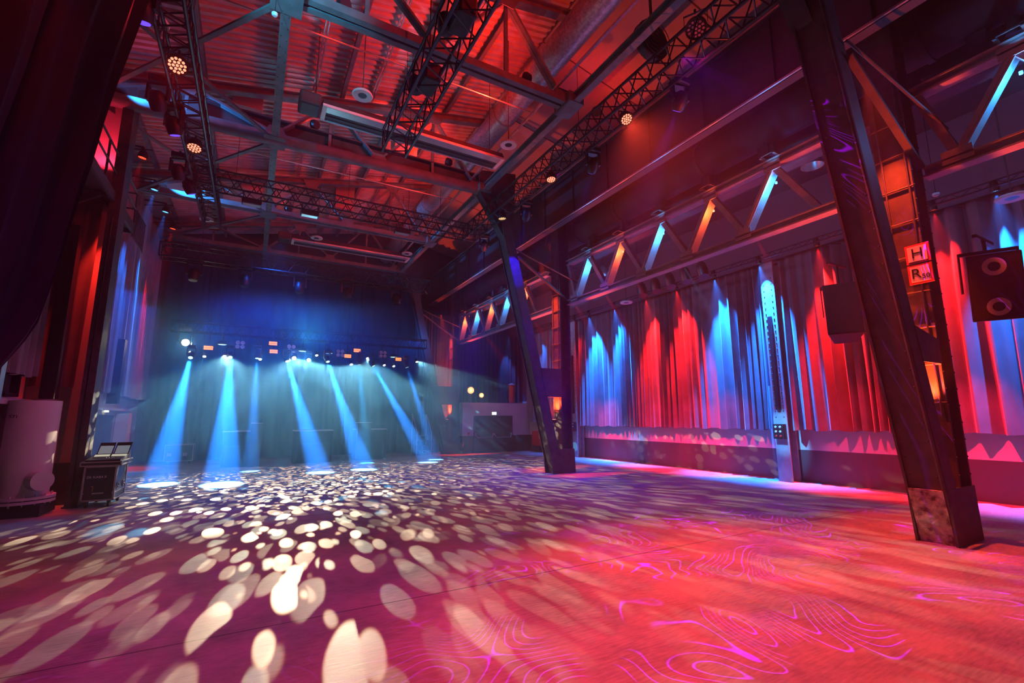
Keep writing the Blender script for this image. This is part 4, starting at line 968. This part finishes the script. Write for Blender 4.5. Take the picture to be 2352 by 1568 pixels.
# ================================================================== LOUDSPEAKERS
def speaker(c, w, h, d, rotz, tilt, label, cones=True, hang=6.2):
    t = bpy.data.objects.new('loudspeaker', None); col.objects.link(t); t.location = c; tag(t, label, 'loudspeaker')
    R = Matrix.Rotation(rotz, 4, 'Z') @ Matrix.Rotation(tilt, 4, 'X')
    def part(b, name, m, smooth=False, bevel=0):
        b.v = [R @ v + V(c) for v in b.v]; return b.build(name, m, t, smooth, bevel)
    b = MB(); b.prism([(-w / 2, -d / 2, -h / 2), (w / 2, -d / 2, -h / 2), (w * .32, d / 2, -h / 2), (-w * .32, d / 2, -h / 2)], (0, 0, h)); part(b, 'cabinet', 'black', False, .015)
    b = MB(); b.box((-w / 2 + .03, -d / 2 - .012, -h / 2 + .03), (w / 2 - .03, -d / 2, h / 2 - .03)); part(b, 'grille', 'rubber')
    if cones:
        for s in (1, -1):
            q = (-w * .02, -d / 2 - .012, s * h * .30)
            b = MB(); b.lathe([(.125 * w / .6, 0), (.13 * w / .6, -.012), (.07 * w / .6, -.014), (.065 * w / .6, 0)], q, (0, 1, 0), 28); part(b, 'cone_ring', 'white_plastic', True)
            b = MB(); b.lathe([(.068 * w / .6, 0), (.06 * w / .6, -.018), (.02, -.02)], q, (0, 1, 0), 24); part(b, 'dust_cap', 'black', True)
    b = MB(); b.box((-w / 2 - .02, -.04, h / 2 + .03), (w / 2 + .02, .04, h / 2 + .08)); b.box((-w / 2 - .03, -.03, -.05), (-w / 2 - .01, .03, h / 2 + .08)); b.box((w / 2 + .01, -.03, -.05), (w / 2 + .03, .03, h / 2 + .08)); part(b, 'yoke', 'black_metal')
    b = MB(); b.tube((c[0], c[1], c[2] + h / 2 + .05), (c[0], c[1], hang), .025, 8); b.bar((c[0] - .35, c[1], hang), (c[0] + .35, c[1], hang), .05, .05); b.build('hanger', 'black_metal', t)
    return t
speaker((9.55, 2.35, 3.60), .60, .98, .5, math.radians(-62), math.radians(8), 'black two-cone loudspeaker hanging right of the nearest column', True, 4.35)
speaker((10.7, 4.9, 3.85), .62, 1.15, .55, math.radians(-62), math.radians(-14), 'tilted black loudspeaker half hidden behind the nearest column', False, 4.9)
# row of dark scoops hung from the middle lattice girder
for i in range(5):
    y = 10.25 - .56 * i
    t = thing('hanging_spotlight', (10.4, y, 6.0), ['farthest', 'fourth nearest', 'middle', 'second nearest', 'nearest'][i] + ' of five dark spotlights hanging in a row below the middle lattice girder', 'stage light', 'row of dark spotlights')
    b = MB(); b.lathe([(.08, -.28), (.13, -.2), (.15, .0), (.13, .2)], (10.4, y, 5.62), (-.2, -.35, -1), 16); b.build('lamp_body', 'black', t, True)
    b = MB(); b.tube((10.4, y, 5.8), (10.4, y, 6.12), .02, 6); b.build('yoke', 'black_metal', t)
t = thing('hanging_rail', (10.4, 9.1, 6.1), 'black pipe carrying five dark spotlights in the right aisle', 'light rail')
b = MB(); b.tube((10.4, 7.6, 6.13), (10.4, 10.7, 6.13), .03, 8); b.build('pipe', 'black_metal', t)
b = MB()
for y in (7.9, 10.4): b.tube((10.4, y, 6.13), (10.4, y, 8.2), .008, 5)
b.build('cable', 'black', t)
# globe lamps behind the lattice girders
for i, (x, y, z) in enumerate(((10.2, 4.9, 7.15), (10.3, 1.2, 7.2), (10.3, 11.9, 6.7))):
    t = thing('glass_pendant', (x, y, z), ['clear glass bell pendant behind the middle girder beside the nearest column', 'clear glass bell pendant behind the near girder at top right', 'clear glass bell pendant behind the far end of the middle girder'][i], 'pendant light', 'glass bell pendants')
    b = MB(); b.lathe([(.06, .2), (.10, .16), (.2, .0), (.22, -.1), (.21, -.1), (.19, 0), (.09, .15)], (x, y, z), (0, 0, 1), 24); b.build('bell_shade', 'case_edge', t, True)
    b = MB(); b.tube((x, y, z + .18), (x, y, 8.2), .012, 6); b.build('stem', 'black', t)
# dark cables drooping from the girder by the nearest column
b = MB(); b.path([(9.0, 3.55, 5.9), (9.0, 3.75, 5.3), (9.02, 3.7, 4.8), (9.0, 3.6, 4.4)], .04, 8); b.path([(9.0, 3.6, 5.7), (8.95, 3.85, 5.2), (9.0, 3.75, 4.6)], .025, 8)
tag(b.build('cable_bundle', 'black', None, True), 'black cable bundle drooping beside the nearest column', 'cable')

# ================================================================== COLUMN UPLIGHTS and roof lights
for i, (y, P) in enumerate(((2.98, 700), (12.4, 1000), (21.7, 1300))):
    w = ['nearest', 'middle', 'farthest'][i]
    t = thing('column_uplight', (8.4, y, 1.55), 'small orange uplight tucked in the recess of the ' + w + ' column', 'uplight')
    b = MB(); b.cbox((8.46, y, 1.60), (.10, .12, .1)); b.box((8.46, y - .03, 1.56), (8.60, y + .03, 1.58)); b.build('housing', 'black', t)
    b = MB(); b.cbox((8.46, y, 1.655), (.08, .09, .01)); b.build('lens', 'lens_orange', t)
    spot('column_light', (8.40, y - .02, 1.72), (8.56, y, 4.6), (1, .06, .012), P * 2.2, 80, .6, .03)
    spot('column_light_top', (8.0, y - .02, 6.9), (8.58, y, 4.0), (1, .05, .012), P * 4, 34, .7, .03)
spot('left_column_light', (-3.12, 12.62, 6.3), (-3.14, 12.90, 3.0), (1, .02, .01), 900, 34, .8, .03)
spot('left_pier_light', (-3.3, 12.6, 7.2), (-3.3, 12.96, 9), (1, .02, .06), 120, 130, .7, .05)
# upward red floods standing on the roof trusses' bottom chords
def flood(x, y, z, aim, c, P, label, ang=150):
    t = thing('flood_light', (x, y, z), label, 'flood light', 'red roof floods')
    loc = V((x, y, z + .12)); d = (V(aim) - loc).normalized()
    b = MB(); b.lathe([(.10, -.10), (.13, -.02), (.13, .03), (.11, .03)], loc, d, 16); b.build('lamp_body', 'black', t, True)
    b = MB(); b.lathe([(.105, .028), (.09, .036)], loc, d, 16); b.build('lens', 'lens_red', t, True)
    b = MB(); b.tube((x, y, z), loc, .02, 6); b.build('stand', 'black_metal', t)
    spot('roof_flood', loc + d * .08, aim, c, P, ang, .7, .1)
RR = (1, .022, .008)
flood(4.7, 7.75, 8.92, (2.5, 10.4, 10.9), RR, 820, 'red flood on the nearest roof truss, right end')
flood(4.7, 12.4, 9.34, (2.4, 15.0, 10.8), RR, 820, 'red flood on the second roof truss, right end')
flood(4.7, 17.3, 8.92, (3.0, 19.4, 10.8), RR, 220, 'red flood on the third roof truss, right end')
flood(.9, 12.4, 9.34, (-.5, 14.6, 10.3), RR, 35, 'red flood on the second roof truss, middle')
flood(.9, 7.75, 8.92, (.3, 10.6, 10.6), RR, 35, 'red flood on the nearest roof truss, middle')
flood(4.7, 3.1, 8.92, (2.4, 5.6, 10.8), RR, 820, 'red flood on the truss above the camera')
flood(.6, 17.3, 8.92, (-.4, 19.6, 10.2), RR, 70, 'red flood on the third roof truss, middle')
flood(7.4, 8.6, 9.6, (8.0, 9.6, 11.2), (1, .01, .008), 110, 'red flood on the deep beam behind the right lighting truss')
# blue strips grazing the roof trusses' left ends and the centre tie
spot('truss_blue_graze', (-3.3, 12.05, 8.98), (-1.5, 12.35, 8.75), (.02, .30, 1), 1200, 50, .6, .03)
spot('truss_blue_graze', (-3.3, 16.95, 8.95), (0, 17.25, 8.78), (.02, .30, 1), 4500, 30, .6, .03)
spot('tie_blue_graze', (-.9, 5.6, 7.7), (0, 7.4, 8.7), (.05, .6, 1), 700, 50, .8, .05)
# cool fill added from below for the trusses' lower faces, no fixture
spot('cool_fill', (1.5, 17.5, 4.4), (1.5, 9.0, 9.2), (.10, .38, .55), 420, 110, .8, .3)

# general washes from the nave trusses, plus added fills
spot('purple_wash', (6.1, 13.2, 7.7), (7.5, 14.2, 0), (.22, .03, 1), 600, 80, .8, .2)
spot('crimson_wash', (2.3, 8.9, 7.3), (1.5, 7.2, 0), (1, .005, .08), 260, 90, .8, .1)
spot('magenta_wash', (2.3, 4.4, 7.3), (3.8, 3.5, 0), (.9, .005, .10), 200, 80, .8, .1)
spot('crimson_wash', (-1.4, 4.2, 7.4), (-1.2, 3.0, 0), (1, .005, .04), 250, 80, .8, .1)
spot('violet_gobo', (5.9, 4.6, 7.7), (6.2, 2.0, 0), (.45, .0, 1), 8000, 80, .5, .004, gobo_rings(5.))
spot('violet_gobo', (2.3, 4.2, 7.4), (1.2, 3.2, 0), (.16, .02, 1), 600, 80, .5, .004, gobo_rings(6.))
spot('aisle_curtain_blue', (11.9, 21.65, 6.1), (12.15, 22.2, 3.6), DEEP, 1500, 34, .7, .03)
spot('aisle_end_mauve', (10.5, 17.5, 6.0), (11.2, 21.5, 1.8), (.6, .12, 1), 120, 50, .8, .1)
spot('left_mauve_fill', (0, 9, 6), (-3.6, 12.4, 1.2), (.8, .10, .45), 300, 32, .8, .1)  # fill without a fixture, added to brighten the left pier
spot('sign_fill', (6.0, 1.0, 7.5), (8.48, 2.8, 3.95), (1, .12, .2), 170, 12, .6, .05)  # added spot that brightens the two column signs, no lamp there
spot('violet_floor_fill', (.8, 5.2, 7.5), (-.2, 3.6, 0), (.16, .0, 1), 260, 62, .8, .1)  # added to tint the near left floor violet, no fixture
# aisle washes low on the right wall
for y, c, P in ((14.6, (1, .01, .05), 420), (9.2, (1, .01, .05), 300), (5.7, (1, .01, .05), 300), (13.6, SKY, 260), (12.0, (1, .01, .05), 420), (10.5, (1, .01, .04), 460), (7.6, SKY, 700), (3.7, (1, .01, .05), 700), (1.3, (1, .01, .06), 900), (0.2, (1, .01, .08), 700), (18.6, (1, .01, .12), 350), (15.6, (1, .01, .1), 200)):
    spot('floor_edge_wash', (8.95, y - .2, 5.32), (13.1, y, .80), c, P * 7, 10 if c is SKY else 24, .8, .02)
spot('left_blue_pool', (-2.2, 10.4, 6.6), (-3.1, 10.5, 0), (.03, .3, 1), 260, 14, .5, .02)
spot('left_red_pool', (-1.6, 12.6, 6.6), (-2.9, 12.0, 0), (1, .02, .03), 200, 16, .6, .03)
spot('floor_blue_wash', (.3, 17.0, 7.7), (1.5, 17.0, 0), (.01, .12, 1), 1500, 110, .8, .3)
spot('floor_blue_wash', (6.3, 10.6, 7.6), (9.0, 10.5, 0), (.05, .01, 1), 900, 80, .9, .3)
for xx in (-1.5, 2.5, 6.5): spot('stage_fill', (xx, 20.6, 5.3), (xx, 23.4, 5.0), (.01, .14, 1), 330, 140, .8, .3)
spot('left_wall_fill', (2.0, 18.8, 4.2), (-3.9, 15.5, 1.2), (.16, .42, 1), 700, 60, .8, .1)
spot('upper_wall_purple', (6.2, 9.0, 7.6), (10.2, 8.4, 8.2), (.55, .01, .35), 60, 100, .9, .2)
spot('upper_wall_purple', (6.2, 4.6, 7.6), (10.2, 3.0, 8.6), (.6, .01, .2), 60, 100, .9, .2)

# haze: thicker over the stage, thin in the hall
def haze_mat(name, dens, g, c=(.09, .50, 1, 1)):
    m = bpy.data.materials.new(name); m.use_nodes = True; nt = m.node_tree; N = nt.nodes
    N.remove(N['Principled BSDF']); v = N.new('ShaderNodeVolumeScatter'); v.inputs['Density'].default_value = dens; v.inputs['Anisotropy'].default_value = g
    v.inputs['Color'].default_value = c; nt.links.new(v.outputs[0], N['Material Output'].inputs['Volume']); return m
M['stage_haze'] = haze_mat('stage_haze', .10, .1)
b = MB(); b.box((-3.95, 14.6, .01), (8.1, 23.2, 5.4)); tag(b.build('stage_haze', 'stage_haze'), 'bluish haze hanging over the stage', 'haze', kind='stuff')

w = bpy.data.worlds.new('hall_air'); sc.world = w; w.use_nodes = True; nt = w.node_tree
bg = [x for x in nt.nodes if x.type == 'BACKGROUND'][0]; bg.inputs[0].default_value = (.10, .04, .14, 1); bg.inputs[1].default_value = .0
vs_ = nt.nodes.new('ShaderNodeVolumeScatter'); vs_.inputs['Density'].default_value = .0055; vs_.inputs['Anisotropy'].default_value = .0
nt.links.new(vs_.outputs[0], [x for x in nt.nodes if x.type == 'OUTPUT_WORLD'][0].inputs['Volume'])

# ================================================================== CAMERA
cam = bpy.data.cameras.new('camera'); co = bpy.data.objects.new('camera', cam); col.objects.link(co); sc.camera = co
cam.sensor_width = 36; cam.lens = 36 * 1062. / 2352; cam.clip_start = .05; cam.clip_end = 200
yaw, pit, rol = (math.radians(a) for a in (29.2066, 9.4025, -.1893))
f = V((math.sin(yaw) * math.cos(pit), math.cos(yaw) * math.cos(pit), math.sin(pit))); r = V((math.cos(yaw), -math.sin(yaw), 0)); u = r.cross(f)
r2 = r * math.cos(rol) + u * math.sin(rol); u2 = -r * math.sin(rol) + u * math.cos(rol)
co.matrix_world = Matrix(((r2.x, u2.x, -f.x, 0), (r2.y, u2.y, -f.y, 0), (r2.z, u2.z, -f.z, 1.7), (0, 0, 0, 1)))

# ================================================================== RENDER LOOK
sc.view_settings.view_transform = 'Standard'; sc.view_settings.look = 'None'; sc.view_settings.gamma = 1; sc.view_settings.exposure = -.08; sc.view_settings.use_curve_mapping = False
c = sc.cycles
c.use_denoising = True; c.max_bounces = 4; c.diffuse_bounces = 1; c.glossy_bounces = 2; c.volume_bounces = 0; c.transmission_bounces = 2; c.transparent_max_bounces = 6
c.sample_clamp_indirect = 4; c.caustics_reflective = False; c.caustics_refractive = False; c.use_light_tree = True
c.use_adaptive_sampling = True; c.adaptive_threshold = .035; c.time_limit = 1200
